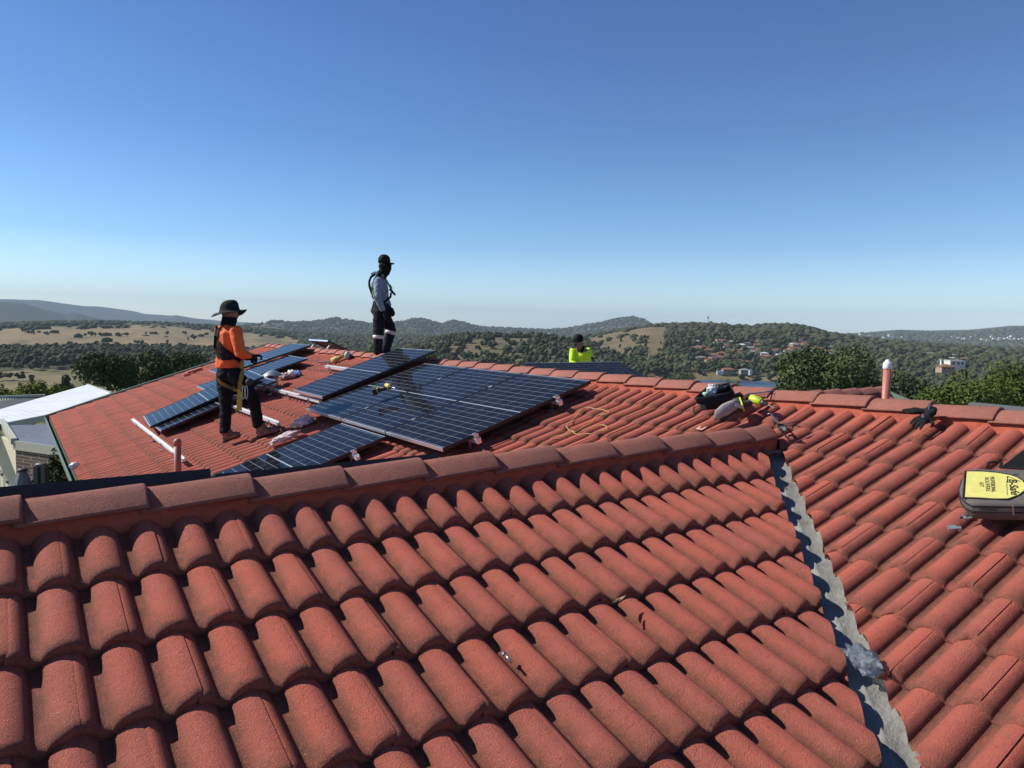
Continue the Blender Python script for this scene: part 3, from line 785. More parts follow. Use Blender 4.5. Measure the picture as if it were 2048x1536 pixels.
# lone trees on the dry fields
lone = [(872,572),(925,573),(972,572),(1035,570),(1205,572),(1300,580),(1492,558),(1580,560),(1712,555),(1885,555),(1920,610),(1985,600),(470,556),(405,550),(340,548),(320,545),(295,545),(250,532),(225,530)]
for i, (zx, zy) in enumerate(lone):   # measured in the field of view, then set on the ground
    px, y = zx/5.12, 560+zy/5.12; phi = px_az(px); best = None
    for D in np.geomspace(1150, 3200, 90):
        yy = hyz(px)-gh(phi, D)/(D*math.cos(phi))*CF
        if best is None or abs(yy-(y+2)) < best[0]: best = (abs(yy-(y+2)), D)
    D = best[1]; p = ground_pt(phi, D); h = 9+5*((i*37) % 10)/10
    h *= 1.0; o = empty('field_tree', (p.x, p.y, gh(phi, D)), ('lone dark tree on the golden field left of the man in orange' if px > 150 else 'lone dark tree on the golden field near the left edge') if px < 290 else 'lone dark tree on the golden field just behind the man in orange', 'tree', 'lone trees on the dry field')
    o.scale = (h*1.2, h*1.2, h)
    for nm, me in (('crown', crown_me[i % 8]), ('trunk', TRUNK)):
        c = bpy.data.objects.new(nm, me); C.objects.link(c); c.parent = o

def leafy(name, px, depth, ytop, halfw_px, label, mat, nleaf, size, kind='round', nl=26, seed=1, zg=None, cat='tree', top_extra=0):
    top = at_d(px, ytop, depth); D = math.hypot(top.x, top.y); phi = px_az(px); zg = gh(phi, D) if zg is None else zg
    h = top.z-zg; wx = halfw_px/CF*depth
    o = empty(name, (top.x, top.y, zg), label, cat)
    L = lumps_for(seed, nl, kind); ext = np.max(np.abs(L[:, :2]).max(1)+L[:, 3])
    zt = np.max(L[:, 2]+L[:, 3]); S = np.array([wx/ext, wx/ext, h/zt])
    V, F, lr = crown_leaves(seed, L, nleaf, 1.0); 
    # rebuild leaves at true size
    cen = V.reshape(-1, 4, 3).mean(1, keepdims=True); off = V.reshape(-1, 4, 3)-cen
    V = (cen*S+off*size).reshape(-1, 3)
    me = np_mesh('crown', V, F); with_rand(me, lr)
    c = link('crown', me, mat); c.parent = o
    m = MB(); m.tube([(0, 0, -.3), (.1, .05, h*.3), (0, 0, h*.62)], [h*.03+.05, h*.022+.03, h*.012], n=8)
    for i in range(min(nl, 11)):
        x, y, z, r_ = L[i]; m.tube([(0.05, 0, h*(.22+.03*i)), (x*S[0]*.5, y*S[1]*.5, z*S[2]*.72), (x*S[0], y*S[1], z*S[2])], [h*.012+.02, h*.008+.012, .012], n=5, caps=False)
    t = m.build('trunk', BARK); t.parent = o
    return o
leafy('broadleaf_tree', 213, 78, 706, 62, 'dense dark green round tree just beyond the left eave', OAK, 9000, .17, seed=3, nl=34)
leafy('broadleaf_tree', 345, 84, 699, 72, 'broad green tree behind the red roof edge, right of the darker round tree', OAK, 9000, .17, seed=8, nl=30)
leafy('olive_bush', 272, 88, 733, 26, 'brownish olive bush between the two green trees at left', GREY, 3000, .13, seed=12, nl=14, kind='wide')
for k, (px, y, hw) in enumerate(((14, 768, 40), (62, 760, 42), (112, 766, 34), (-40, 765, 40))):
    leafy('hedge_shrub', px, 44+k*3, y, hw, ['yellow-green shrub at the left edge above the corrugated roof', 'tallest yellow-green shrub above the corrugated roof', 'yellow-green shrub nearest the white awning roof', 'yellow-green shrub cut off by the left edge'][k], YEL, 5200, .085, kind='wide', nl=22, seed=20+k, cat='shrub')
leafy('young_gum', 133, 66, 749, 20, 'small dark feathery tree rising behind the yellow-green shrubs', GREY, 1500, .12, kind='tall', nl=12, seed=31)
leafy('garden_camellia', 112, 14.5, 893, 52, 'glossy dark bush beside the brown brick wall', GLS, 4200, .045, kind='wide', nl=26, seed=33, zg=-4.7, cat='shrub')
leafy('broadleaf_tree', 1662, 58, 690, 112, 'large dark green tree behind the ridge, left of the tall pink vent pipe', OAK, 17000, .13, seed=41, nl=44, kind='round')
leafy('broadleaf_tree', 1596, 66, 746, 48, 'lower grey-green tree spilling left from the large dark tree', GREY, 6000, .13, seed=43, nl=22, kind='wide')
leafy('broadleaf_tree', 1935, 46, 737, 102, 'bright green leafy tree at right behind the black gloves', BRT, 17000, .095, seed=45, nl=40, kind='wide')
leafy('broadleaf_tree', 2060, 52, 716, 90, 'bright green tree cut off by the right edge', BRT, 13000, .105, seed=47, nl=34)
leafy('broadleaf_tree', 1800, 90, 742, 60, 'dull green tree just right of the tall pink vent pipe', GREY, 6000, .17, seed=49, nl=26, kind='wide')
leafy('lakeside_bush', 1468, 150, 757, 24, 'olive bush in front of the lake, behind the open tool bag', YEL, 3500, .16, seed=51, nl=18, kind='wide', cat='shrub')
leafy('lakeside_tree', 1366, 640, 733, 27, 'dark round tree on the lake shore', OAK, 3000, .75, seed=53, nl=18, kind='wide')
leafy('garden_tree', 766, 62, 681, 34, 'light green treetop behind the legs of the standing man', BRT, 3500, .13, seed=55, nl=18)
leafy('garden_tree', 866, 62, 700, 22, 'light green treetop right of the standing man, over the raised panel', BRT, 2200, .13, seed=57, nl=14)

# ---------------------------------------------------------------- buildings in the distance
WALLW = simple('pale_wall', (.62, .60, .55), .8); WALLB = simple('tan_wall', (.34, .25, .18), .85); ROOFT = simple('terracotta_roof', (.27, .12, .075), .8); ROOFG = simple('grey_roof', (.22, .22, .22), .7); ROOFP = simple('pale_roof', (.55, .54, .52), .6)
GLASSD = simple('dark_glass', (.02, .025, .03), .15)
def small_house(p, w_, d_, h_, rot, wm, rm, label, group=None, windows=True, flat=False, name='suburban_house'):
    o = empty(name, p, label, 'house' if not flat else 'building', group); o.rotation_euler.z = rot
    a = MB().box((0, 0, h_/2-1), (w_, d_, h_+2)).build('wall', wm); a.parent = o
    if flat: r_ = MB().box((0, 0, h_+.15), (w_+.6, d_+.6, .5)).build('roof', rm)
    else:
        e = .6; rh = min(w_, d_)*.24; hx = max(0.1, w_/2-d_/2)
        r_ = MB(); r_.add([(-w_/2-e, -d_/2-e, h_), (w_/2+e, -d_/2-e, h_), (w_/2+e, d_/2+e, h_), (-w_/2-e, d_/2+e, h_), (-hx, 0, h_+rh), (hx, 0, h_+rh)],
             [(0, 1, 5, 4), (1, 2, 5), (2, 3, 4, 5), (3, 0, 4), (3, 2, 1, 0)]); r_ = r_.build('roof', rm)
    r_.parent = o
    if windows:
        for x in (-w_*.28, w_*.05, w_*.32):
            q = MB().box((x, -d_/2-.02, h_*.55), (w_*.14, .12, h_*.4)).build('window', GLASSD); q.parent = o
    return o
face = math.atan2(-FH.x, FH.y)   # turns a front (-y) towards the photographer
rs = random.Random(21); spots = SPOTS
for i, (px, y, lo, hi) in enumerate(spots):
    p, D = on_ground(px, y, lo, hi)
    if lake_mask(px, D): continue
    p.z += 1.0
    wm_, rm_ = rs.choice([WALLW, WALLB, WALLB]), rs.choice([ROOFT, ROOFT, ROOFG, ROOFT, ROOFP])
    small_house(p, rs.uniform(11, 17), rs.uniform(8, 10), 3.6, face+rs.uniform(-.6, .6), wm_, rm_,
                '%s-walled house with a %s roof %s' % ({'pale_wall': 'pale', 'tan_wall': 'tan'}[wm_.name], {'terracotta_roof': 'terracotta', 'grey_roof': 'grey', 'pale_roof': 'pale'}[rm_.name], 'on the wooded hill across the lake' if px < 1645 else 'in the wooded suburb at the right'), 'houses on the wooded hillside', windows=False)
def far_house(px, y, D_, w_, d_, h_, wm, rm, label, flat=True, name='far_building', windows=True):
    phi = px_az(px); z = (hyz(px)-y)/CF*D_*math.cos(phi); p = ground_pt(phi, D_); p.z = z; return small_house(p, w_, d_, h_, face, wm, rm, label, None, windows, flat, name)
far_house(1908, 732, 560, 9.8, 7, 3.5, WALLW, ROOFP, 'white box-shaped house with dark windows among the trees at right')
far_house(1890, 739, 548, 8.5, 7, 1.9, WALLB, ROOFT, 'low house with terracotta roof under the white box-shaped house', flat=False, name='suburban_house')
far_house(1882, 733, 585, 1.3, 1.6, 4.4, WALLW, ROOFP, 'slim pale tower-like house left of the white box-shaped house', windows=False)
far_house(1456, 744, 900, 14, 9, 3.2, WALLB, ROOFT, 'brown-roofed house on the far lake shore', flat=False, name='lakeside_house')
far_house(1489, 745, 890, 11, 9, 3.0, WALLB, ROOFG, 'grey-roofed house on the far lake shore, right of the brown-roofed one', flat=False, name='lakeside_house')
far_house(1501, 747, 870, 3.2, 3, 3.6, WALLW, ROOFP, 'small white pavilion on the far lake shore', name='pavilion', windows=False)
far_house(1440, 745.5, 860, 7, 3, 1.8, WALLW, ROOFP, 'low white shed by the lake, left of the brown-roofed house', name='shed', windows=False)
WB = simple('white_render', (.80, .80, .78), .7)
far_house(1081, 677, 3000, 19, 14, 21, WB, WB, 'tall white cylinder-fronted block of the distant white complex', name='white_block', windows=False)
far_house(1100, 677, 3030, 38, 14, 9, WB, ROOFG, 'long low white wing of the distant complex', name='white_block')
far_house(1097, 674, 3060, 16, 14, 19, WB, ROOFG, 'stepped white block behind the long low wing', name='white_block', windows=False)
far_house(1056, 675, 3050, 18, 14, 14, WB, ROOFP, 'separate white block left of the distant white complex', name='white_block')
far_house(1117, 677, 3010, 11, 10, 8, WB, ROOFP, 'smallest white block at the right end of the distant complex', name='white_block', windows=False)
far_house(848, 676, 3100, 5, 6, 14, WB, WB, 'slim white tower right of the standing man', name='white_block', windows=False)
far_house(869, 665, 3100, 14, 6, 4, WB, WB, 'flat white building on the plain right of the standing man', name='white_block', windows=False)
for i in range(44):
    px = rs.choice([rs.uniform(1690, 1830), rs.uniform(1900, 2046), rs.uniform(1170, 1260)]); lo = {True: 672, False: 667}[px > 1300]
    y = rs.uniform(*( (668, 676) if px < 1850 and px > 1600 else ((673, 681) if px > 1600 else (655, 662)))); D_ = 4200
    phi = px_az(px); p = ground_pt(phi, D_); p.z = (hyz(px)-y)/CF*D_*math.cos(phi)
    o = small_house(p, rs.uniform(9, 16), 9, rs.uniform(3, 5), face+rs.uniform(-.4, .4), WB if rs.random() < .6 else WALLW, rs.choice([ROOFP, ROOFG, ROOFT]), 'tiny pale house on the far wooded hillside', 'pale specks of far houses', windows=False)
# mast on the wooded hill
p, D = on_ground(1412, 652, 1500, 2100); D_ = 1900; phi = px_az(1412); p = ground_pt(phi, D_); p.z = gh(phi, D_)
o = empty('radio_mast', p, 'thin dark mast on top of the wooded hill', 'mast')
q = MB().tube([(0, 0, -5), (0, 0, 24)], [.9, .5], n=6).build('pole', simple('mast_steel', (.12, .12, .13), .6)); q.parent = o
q = MB().box((0, 0, 20), (3, 3, 4)).build('antenna', MATS['mast_steel']); q.parent = o

# ================================================================= the neighbour's place at left
nb = empty('neighbour_house', (-7.5, 21, -4.7), 'neighbouring house with pale metal roofs and a brown brick wall, left of the eave', 'house')
CREAM = simple('cream_steel', (.50, .50, .40), .5, var=.05); CREAMW = simple('cream_wall', (.62, .58, .42), .7, var=.06)
def corr(name, c1, c2, pitch, axis):
    t = NT(name); v = t.geo_pos(); sx = t.n('ShaderNodeSeparateXYZ'); t.l(v, sx.inputs[0])
    wv = t.math('SINE', t.math('MULTIPLY', t.math('ADD', t.math('MULTIPLY', sx.outputs[0], axis[0]), t.math('MULTIPLY', sx.outputs[1], axis[1])), 6.283/pitch))
    t.set(color=t.mix(t.ramp(t.noise(.9, 3, .5, v), [(.35, 0.0), (.7, 1.0)]), c1, c2), rough=.5, spec=.3, normal=t.bump(wv, .35, .012)); return t.m
def slab(pts, th, name, mat, parent):
    P = [Vector(p) for p in pts]; n = (P[1]-P[0]).cross(P[2]-P[0]).normalized()
    if n.z < 0: n = -n
    if len(P) > 4: n = (P[-3]-P[0]).cross(P[-2]-P[0]).normalized(); n = n if n.z > 0 else -n
    return MB().prism([p-n*th for p in P], n*th).build(name, mat, parent)
AW = corr('awning_sheet', (.85, .87, .87), (.74, .76, .77), .30, (.9, .3))
A1 = at_z(0, 848, -2.95); A2 = at_z(222, 786, -2.95); A3 = at_z(175, 769, -2.84); AN = (A2-A1).cross(A3-A1).normalized()
def on_aw(px, py): d = ray(px, py); return d*(A1.dot(AN)/d.dot(AN))
a1, a2, a3, a4, a5, a6 = on_aw(0, 848), on_aw(94, 829), A2, A3, on_aw(-130, 855), on_aw(-130, 874)
slab([a6, a1, a2, a3, a4, a5], .05, 'awning_roof', AW, nb)
m = MB(); m.bar(a6-Z*.09, a1-Z*.09, .05, .2); m.bar(a1-Z*.09, a2-Z*.10, .05, .2); m.bar(a2-Z*.1, a3-Z*.1, .05, .18); m.bar(a3-Z*.02, a4-Z*.02, .12, .09); m.build('fascia', CREAM, nb)
GR = corr('grey_sheet', (.17, .19, .215), (.14, .155, .18), .19, (.15, 1.0))
b1 = at_z(28, 881, -3.15); b2 = at_z(120, 893, -3.15); b3 = at_z(104, 848, -3.0); b4 = at_z(8, 851, -3.0)
b2 = b1+(b2-b1)*1.35; b3 = b4+(b3-b4)*1.4
slab([b1, b2, b3, b4], .04, 'lower_roof', GR, nb)
m = MB(); m.bar(b1-Z*.12, b2-Z*.12, .06, .24); m.build('gutter', CREAM, nb)
bw = MB(); q1 = b1+(b2-b1)*.02-Z*.22; q2 = b2-Z*.22; dn = (b2-b1).cross(Z).normalized(); 
bw.prism([q1, q2, Vector((q2.x, q2.y, -4.8)), Vector((q1.x, q1.y, -4.8))], -dn*.2 if dn.dot(FH) < 0 else dn*.2); bw.build('brick_wall', BRICK, nb)
# cream side wall and its capping running towards the viewer
c1_ = at_z(28, 884, -3.2); c0_ = at_z(0, 864, -3.02); c2_ = c1_+(c1_-c0_)*0
wall_dir = (c1_-c0_); 
m = MB(); e = Vector((q1.x, q1.y, -3.3)); f_ = at_z(-40, 845, -3.1); m.prism([e, f_, Vector((f_.x, f_.y, -4.8)), Vector((e.x, e.y, -4.8))], Vector((.08, .05, 0))); m.build('side_wall', CREAMW, nb)
m = MB(); m.bar(b1-Z*.02, b4+(b4-b1)*.3, .14, .16); m.build('barge', CREAM, nb)
cr = corr('ribbed_cream', (.52, .52, .42), (.44, .44, .36), .22, (1.0, -.5))
d1 = at_z(-90, 800, -3.3); d2 = at_z(90, 793, -3.3); d3 = at_z(100, 812, -3.75); d4 = at_z(-90, 850, -3.9)
rb = empty('ribbed_shed', ((d1+d2)/2).to_tuple(), 'ribbed cream metal shed roof behind the white awning at the left edge', 'shed')
m = MB(); N_ = 34
for i in range(N_):
    t0, t1 = i/N_, (i+.45)/N_; A_, B_ = d1.lerp(d2, t0), d1.lerp(d2, t1); Cc, Dd = d4.lerp(d3, t1), d4.lerp(d3, t0)
    m.prism([A_, B_, Cc, Dd], (0, 0, .06))
m.build('rib', CREAM, rb); slab([d1, d2, d3, d4], .03, 'roof_sheet', simple('shed_grey', (.10, .11, .10), .5), rb)
m = MB(); m.bar(d1+Z*.05, d2+Z*.05, .12, .10); m.build('ridge_cap', CREAM, rb)
# ground-level screen wall of cream steel in the corner
m = empty('colorbond_fence', at_z(-10, 990, -4.6), 'pale ribbed steel fence at the left edge below the cream wall', 'fence')
fp = MB(); P0, P1 = at_d(-60, 860, 15.0), at_d(26, 985, 13.4)
for i in range(9):
    t0 = i/9; A_ = P0.lerp(P1, t0); B_ = P0.lerp(P1, t0+.06); 
    fp.prism([Vector((A_.x, A_.y, -4.8)), Vector((B_.x, B_.y, -4.8)), Vector((B_.x, B_.y, B_.z)), Vector((A_.x, A_.y, A_.z))], (.05, .08, 0))
m['label'] = 'pale ribbed steel fence at the left edge below the cream wall'; m.name = 'ribbed_fence'
fp.build('rib', CREAM, m)
sh = MB(); sh.prism([Vector((P0.x, P0.y, -4.8)), Vector((P1.x, P1.y, -4.8)), P1-Z*.02, P0-Z*.02], (.02, .03, 0)); sh.build('sheet', CREAMW, m)
# dark neighbouring roof at far right
dk = empty('grey_roofed_house', at_z(2040, 822, -1.6).to_tuple(), 'flat dark grey metal roof just over the ridge at the right edge', 'house')
e1 = at_z(1941, 812, -1.50); e2 = at_z(2160, 833, -1.50); 
r1 = e1+FH*5+RH*1.0; r2 = e2+FH*5+RH*2
slab([e1, e2, e2-FH*4-Z*.9, e1-FH*4-Z*.9], .06, 'roof', simple('charcoal_sheet', (.12, .125, .12), .45, .2), dk)
m = MB(); m.bar(e1+Z*.03, e2+Z*.03, .18, .10); m.build('ridge_flashing', simple('charcoal_flashing', (.16, .165, .16), .4, .2), dk)
m = MB(); c_ = (e1+e2)/2-FH*2; m.box((c_.x, c_.y, -3.6), (3.0, 3.0, 2.2)); m.build('wall', BRICK, dk)

# ================================================================= the air over the valley
hz = MB().box((0, 0, 330), (48000, 48000, 900)).build('haze', None)
hz.data.materials.clear()
hm = bpy.data.materials.new('haze_air'); hm.use_nodes = True; hm.node_tree.nodes.clear()
ho = hm.node_tree.nodes.new('ShaderNodeOutputMaterial'); hv = hm.node_tree.nodes.new('ShaderNodeVolumePrincipled')
hv.inputs['Color'].default_value = (.70, .87, 1.0, 1); hv.inputs['Density'].default_value = HAZE; hv.inputs['Anisotropy'].default_value = -0.15
hm.node_tree.links.new(hv.outputs[0], ho.inputs[1]); hz.data.materials.append(hm); tag(hz, kind='stuff')
scene.cycles.volume_bounces = 0
# ================================================================= RAILS, CLAMPS, PIPES
def rail(y0, y1, a, h, label, feet=()):
    o = empty('mounting_rail', PB(a, y0, h), label, 'rail', 'aluminium rails waiting for panels')
    hw = .020; pr = [(-hw, 0), (-.008, 0), (-.008, -.012), (.008, -.012), (.008, 0), (hw, 0), (hw, -.017), (hw-.006, -.020), (hw, -.023), (hw, -.042), (-hw, -.042), (-hw, -.023), (-hw+.006, -.020), (-hw, -.017)]
    m = MB(); P = [PB(a, y0, h)+EX*x+NB*z for x, z in pr]; m.prism(P, (0, y1-y0, 0)); m.build('rail_body', ALUW, o)
    for y in feet:
        f = MB(); p = PB(a, y, h); f.box(p-EX*.028-NB*(h*.5+.005), (.006, .035, h+.004), (EX, EY, NB)); f.box(p-EX*.05-NB*(h+.005), (.05, .035, .006), (EX, EY, NB))
        f.tube([p-EX*.012-NB*.025, p-EX*.040-NB*.025], .006, 6); f.build('bracket', STEEL, o, bevel=.001, seg=1)
    return o
rail(8.87, 12.95, -3.12, .085, 'long white rail running under the overlapping pair and out past the short pink pipe', (9.4, 10.2, 11.0, 12.4))
rail(8.87, 11.15, -1.99, .085, 'white rail on the tiles between the legs of the man in orange', (9.2, 10.0, 10.8))
rail(9.20, 11.40, -1.31, .085, 'white rail running from the metal vent to the loose raised panel', (9.6, 10.5, 11.3))
rail(10.20, 11.62, -.29, .085, 'short white rail near the ridge, left of the standing man', (10.6, 11.4))
rail(5.33, 8.9, -.35, .092, 'upper rail hidden under the large array', (5.45, 6.9, 8.2))
rail(5.33, 8.9, -1.30, .092, 'lower rail hidden under the large array', (5.45, 6.9, 8.2))
rail(6.36, 7.7, -2.02, .066, 'rail under the lowest panel, its end beside the black beam', (6.5, 7.4))
def clamp(a, y, h, label, end=False):
    o = empty('panel_clamp', PB(a, y, h), label, 'clamp', 'panel clamps')
    m = MB(); p = PB(a, y, h)
    m.box(p+NB*.003, (.042, .034 if not end else .022, .004), (EX, EY, NB)); m.build('clamp_plate', ALU, o, bevel=.001, seg=1)
    MB().tube([p+NB*.004, p+NB*.011], .006, 6).build('bolt', STEEL, o)
    if end:
        q = p-EY*.028
        m = MB(); m.box(q-NB*.012-EY*.004, (.05, .005, .034), (EX, EY, NB)); m.box(q-NB*.03-EY*.018, (.052, .03, .004), (EX, EY, NB)); m.box(q-NB*.055-EY*.03, (.045, .008, .05), (EX, EY, NB)); m.build('end_bracket', ALU, o, bevel=.0012, seg=1)
for a, y, lb in ((-.311, 7.687, 'mid clamp in the upper left joint of the large array'), (-.333, 6.532, 'mid clamp in the upper right joint of the large array'),
                 (-1.298, 7.687, 'mid clamp in the lower left joint of the large array'), (-1.299, 6.532, 'mid clamp in the lower right joint of the large array')): clamp(a, y, .127, lb)
clamp(-.36, 5.378, .127, 'silver end clamp at the upper right edge of the large array', True)
clamp(-1.30, 5.378, .127, 'silver end clamp at the lower right edge of the large array', True)
clamp(-2.02, 6.452, .10, 'silver end clamp on the edge of the lowest panel', True)

def vent():
    p = on_B(546, 775); o = empty('roof_vent', p, 'galvanised round roof vent with a cone cap beside the man in orange', 'vent')
    galv = simple('galvanised', (.42, .43, .44), .38, .75, var=.2, scale=14)
    MB().lathe(p-Z*.1, [(.082, 0), (.082, .30)], 24).build('pipe', galv, o, smooth=True, auto=R(30))
    MB().lathe(p-Z*.1, [(.090, .13), (.090, .15)], 24).build('band', galv, o, smooth=True, auto=R(30))
    m = MB().lathe(p+Z*.195, [(.158, 0), (.160, .004), (.152, .012), (.09, .055), (.02, .088), (.001, .092)], 28); m.build('cone_cap', galv, o, smooth=True, auto=R(40))
    for a in (0.4, 2.5, 4.6): MB().bar(p+Vector((.08*math.cos(a), .08*math.sin(a), .15)), p+Vector((.1*math.cos(a), .1*math.sin(a), .21)), .012, .003).build('strut', galv, o)
    MB().lathe(p-Z*.06, [(.17, -.02), (.12, .03), (.085, .06)], 20).build('flashing', simple('grey_flashing', (.12, .12, .125), .6), o, smooth=True)
vent()
def pipe(px, pyb, pyt, rad, label, cap, zb=None):
    b = on_B(px, pyb) if zb is None else zb; top = at_d(px if cap == 'round' else 1775, pyt, b.dot(FW)); 
    o = empty('vent_pipe', b, label, 'pipe'); t = Vector((b.x, b.y, top.z))
    if cap == 'round':
        MB().lathe(b-Z*.25, [(rad, 0), (rad, t.z-b.z+.25-.05)], 20).build('pipe', PVC, o, smooth=True, auto=R(30))
        MB().lathe(t-Z*.075, [(rad*1.13, 0), (rad*1.13, .045), (rad*.95, .062), (rad*.4, .075), (.001, .077)], 20).build('cap', PVC, o, smooth=True, auto=R(35))
    else:
        MB().lathe(b-Z*.5, [(rad, 0), (rad, t.z-b.z+.5-.09)], 24).build('pipe', PVC, o, smooth=True, auto=R(30))
        MB().lathe(t-Z*.10, [(rad*1.1, 0), (rad*1.13, .005), (rad*1.13, .06), (rad*.98, .068), (rad*.6, .085), (rad*.45, .1), (.001, .103)], 24).build('white_cap', WHITEP, o, smooth=True, auto=R(35))
pipe(356, 962, 876, .0355, 'short pink vent pipe in front of the white rail end', 'round')
pipe(1771, 0, 719, .041, 'tall pink vent pipe with a white cap beyond the ridge at right', 'white', Vector((7.94, 4.24, -1.12)))

# leaning panel beyond the ridge, its underside towards the viewer
def leaning():
    back = MATS.get('x') or simple('panel_back', (.06, .014, .010), .10)
    pp = place_panel(Vector((5.43, 14.50, -.288)), (math.cos(R(23)), 0, -math.sin(R(23))), (0, 1, 0), 'panel propped up beyond the ridge, red tile reflections painted on its underside')
    q = MB().box((PL/2, PW/2, -.014), (PL-.03, PW-.03, .004))
    t = NT('back_sheet'); co = t.coord('Object'); sx = t.n('ShaderNodeSeparateXYZ'); t.l(co, sx.inputs[0])
    st = t.math('GREATER_THAN', t.math('FRACT', t.math('MULTIPLY', sx.outputs[1], 9.0)), .5)
    t.set(color=t.mix(st, (.10, .035, .028), (.04, .014, .012)), rough=.3)  # reflection of the roll tiles painted on as dark red stripes
    c = q.build('back_sheet', t.m); c.parent = pp
    for y_ in (.1, PW-.1):
        l_ = MB().bar((.12, y_, -.03), (.02, y_, -.36), .03, .012).build('prop_leg', ALUW); l_.parent = pp
leaning()
# displaced cap tile and mortar lump near the left barge
p = on_B(388, 741, .03); o = MB(); o.box(p, (.34, .16, .05), (EX, EY, NB)); o.box(p-EX*.2-EY*.12-NB*.01, (.12, .12, .04), (EX, EY, NB))
tag(o.build('loose_tile', CAP, None, bevel=.015), 'loose terracotta cap tile left lying beside the far roof edge', 'tile')

# ================================================================= SOFT THINGS
def crumple_mat(name, col, rough=.25, alpha=.75, trans=.0):
    t = NT(name); v = t.geo_pos(); t.set(color=col, rough=rough, alpha=alpha, trans=trans, ior=1.4, spec=.6, normal=t.bump(t.noise(60, 4, .7, v), .6, .01)); return t.m
def crumple(name, c, size, mat, label, cat, seed, parent=None, spike=.5, flat=1.0, ax=None, sub=4, group=None):
    bm = bmesh.new(); bmesh.ops.create_icosphere(bm, subdivisions=sub, radius=1); V = []; o3 = Vector((seed*5.3, seed*1.1, 0))
    for vv in bm.verts:
        p = vv.co.copy(); d = 1+spike*(abs(mnoise.noise(p*1.7+o3))*1.6-.3)+spike*.55*abs(mnoise.noise(p*4.3+o3))+spike*.25*mnoise.noise(p*10+o3)
        V.append(Vector((p.x*d*size[0], p.y*d*size[1], p.z*d*size[2])))
    F = [tuple(x.index for x in f.verts) for f in bm.faces]; bm.free()
    if ax: V = [ax[0]*v.x+ax[1]*v.y+ax[2]*v.z for v in V]
    m = MB(); m.add([Vector(c)+v for v in V], F); o = m.build(name, mat, parent, smooth=True, auto=R(28))
    if label: tag(o, label, cat, group)
    return o
AXB = (EX, EY, NB)
PINKB = crumple_mat('pinkish_film', (.62, .50, .49), .4, .93); CLEARB = crumple_mat('frosted_film', (.58, .62, .72), .2, .6); GREYC = simple('grey_cloth', (.22, .20, .19), .85, var=.2, scale=25, bump=.5, bscale=300, bdist=.002)
crumple('crumpled_bag', on_B(573, 882)+NB*.05, (.15, .075, .035), PINKB, 'pinkish crumpled plastic bag against the lowest panel', 'plastic bag', 3, ax=AXB, spike=.5)
crumple('crumpled_bag', on_B(609, 849)+NB*.04, (.11, .11, .045), CLEARB, 'bluish clear plastic bag in the shade below the large array', 'plastic bag', 5, ax=AXB, spike=.6)
crumple('crumpled_bag', on_B(571, 757)+NB*.04, (.08, .10, .05), crumple_mat('dull_pink_film', (.35, .2, .2), .4, .95), 'dull pink plastic wrap just right of the metal vent', 'plastic bag', 7, ax=AXB, spike=.7)
crumple('crumpled_bag', on_B(585, 753)+NB*.05, (.06, .10, .05), crumple_mat('white_film', (.8, .82, .86), .3, .95), 'white and blue plastic wrap in front of the ridge, right of the vent', 'plastic bag', 8, ax=AXB, spike=.8)
q_ = crumple('blue_wrap', on_B(598, 751)+NB*.04, (.04, .08, .04), crumple_mat('blue_film', (.12, .25, .6), .3, .95), 'blue scrap of packaging beside the white wrap', 'packaging', 9, ax=AXB, spike=.7)
crumple('paper_scrap', on_B(535, 754, .15), (.05, .10, .045), crumple_mat('white_tissue', (.75, .76, .78), .5, 1), 'white crumpled scrap lying against the vent pipe', 'paper scrap', 13, ax=AXB, spike=.6, sub=3)
crumple('eave_wrap', on_B(153, 934)+NB*.03-EX*.02, (.05, .04, .04), crumple_mat('foil_film', (.7, .72, .76), .2, .9), 'small silvery crumpled wrap caught on the left gutter', 'plastic wrap', 11, ax=AXB, spike=.5, sub=3)
# blue-tinted crumpled bag lying in the valley
pv = Vector((2.70, 1.47, zB(2.70, -.02)))
t_ = NT('blue_clear_film'); v_ = t_.geo_pos()
t_.set(color=t_.ramp(t_.noise(26, 4, .7, v_), [(.38, (.10, .15, .22)), (.52, (.34, .42, .50)), (.64, (.85, .88, .92))]), rough=.08, trans=.5, alpha=.62, spec=.8, normal=t_.bump(t_.noise(45, 4, .7, v_), 1.0, .02))
crumple('blue_plastic_bag', pv+Z*.03, (.075, .045, .032), t_.m, 'crumpled blue-tinted clear plastic bag lying in the grey valley', 'plastic bag', 21, spike=.45, ax=(Vector((.3, .95, .12)).normalized(), Vector((.95, -.3, .1)).normalized(), Z), sub=5)

# ---- black tool bag, open top
def surf(P00, P10, P11, P01, n=6, bulge=0.0, nrm=None, seed=0, wob=.004):
    V = []; F = []
    for i in range(n+1):
        for j in range(n+1):
            u, v = i/n, j/n; p = (P00*(1-u)+P10*u)*(1-v)+(P01*(1-u)+P11*u)*v
            b = bulge*math.sin(math.pi*u)*math.sin(math.pi*v) if nrm is not None else 0
            p = p+(nrm*b if nrm is not None else Vector())+Vector((mnoise.noise(Vector((u*4, v*4, seed))), mnoise.noise(Vector((u*4, v*4, seed+9))), mnoise.noise(Vector((u*4, v*4, seed+19)))))*wob
            V.append(p)
    for i in range(n):
        for j in range(n): a = i*(n+1)+j; F.append((a, a+1, a+n+2, a+n+1))
    return V, F
BLKC = simple('black_nylon', (.018, .018, .020), .75, var=.3, scale=40, bump=.4, bscale=250, bdist=.002)
GRYN = simple('grey_nylon', (.15, .145, .15), .8, var=.2, scale=40, bump=.4, bscale=250, bdist=.002)
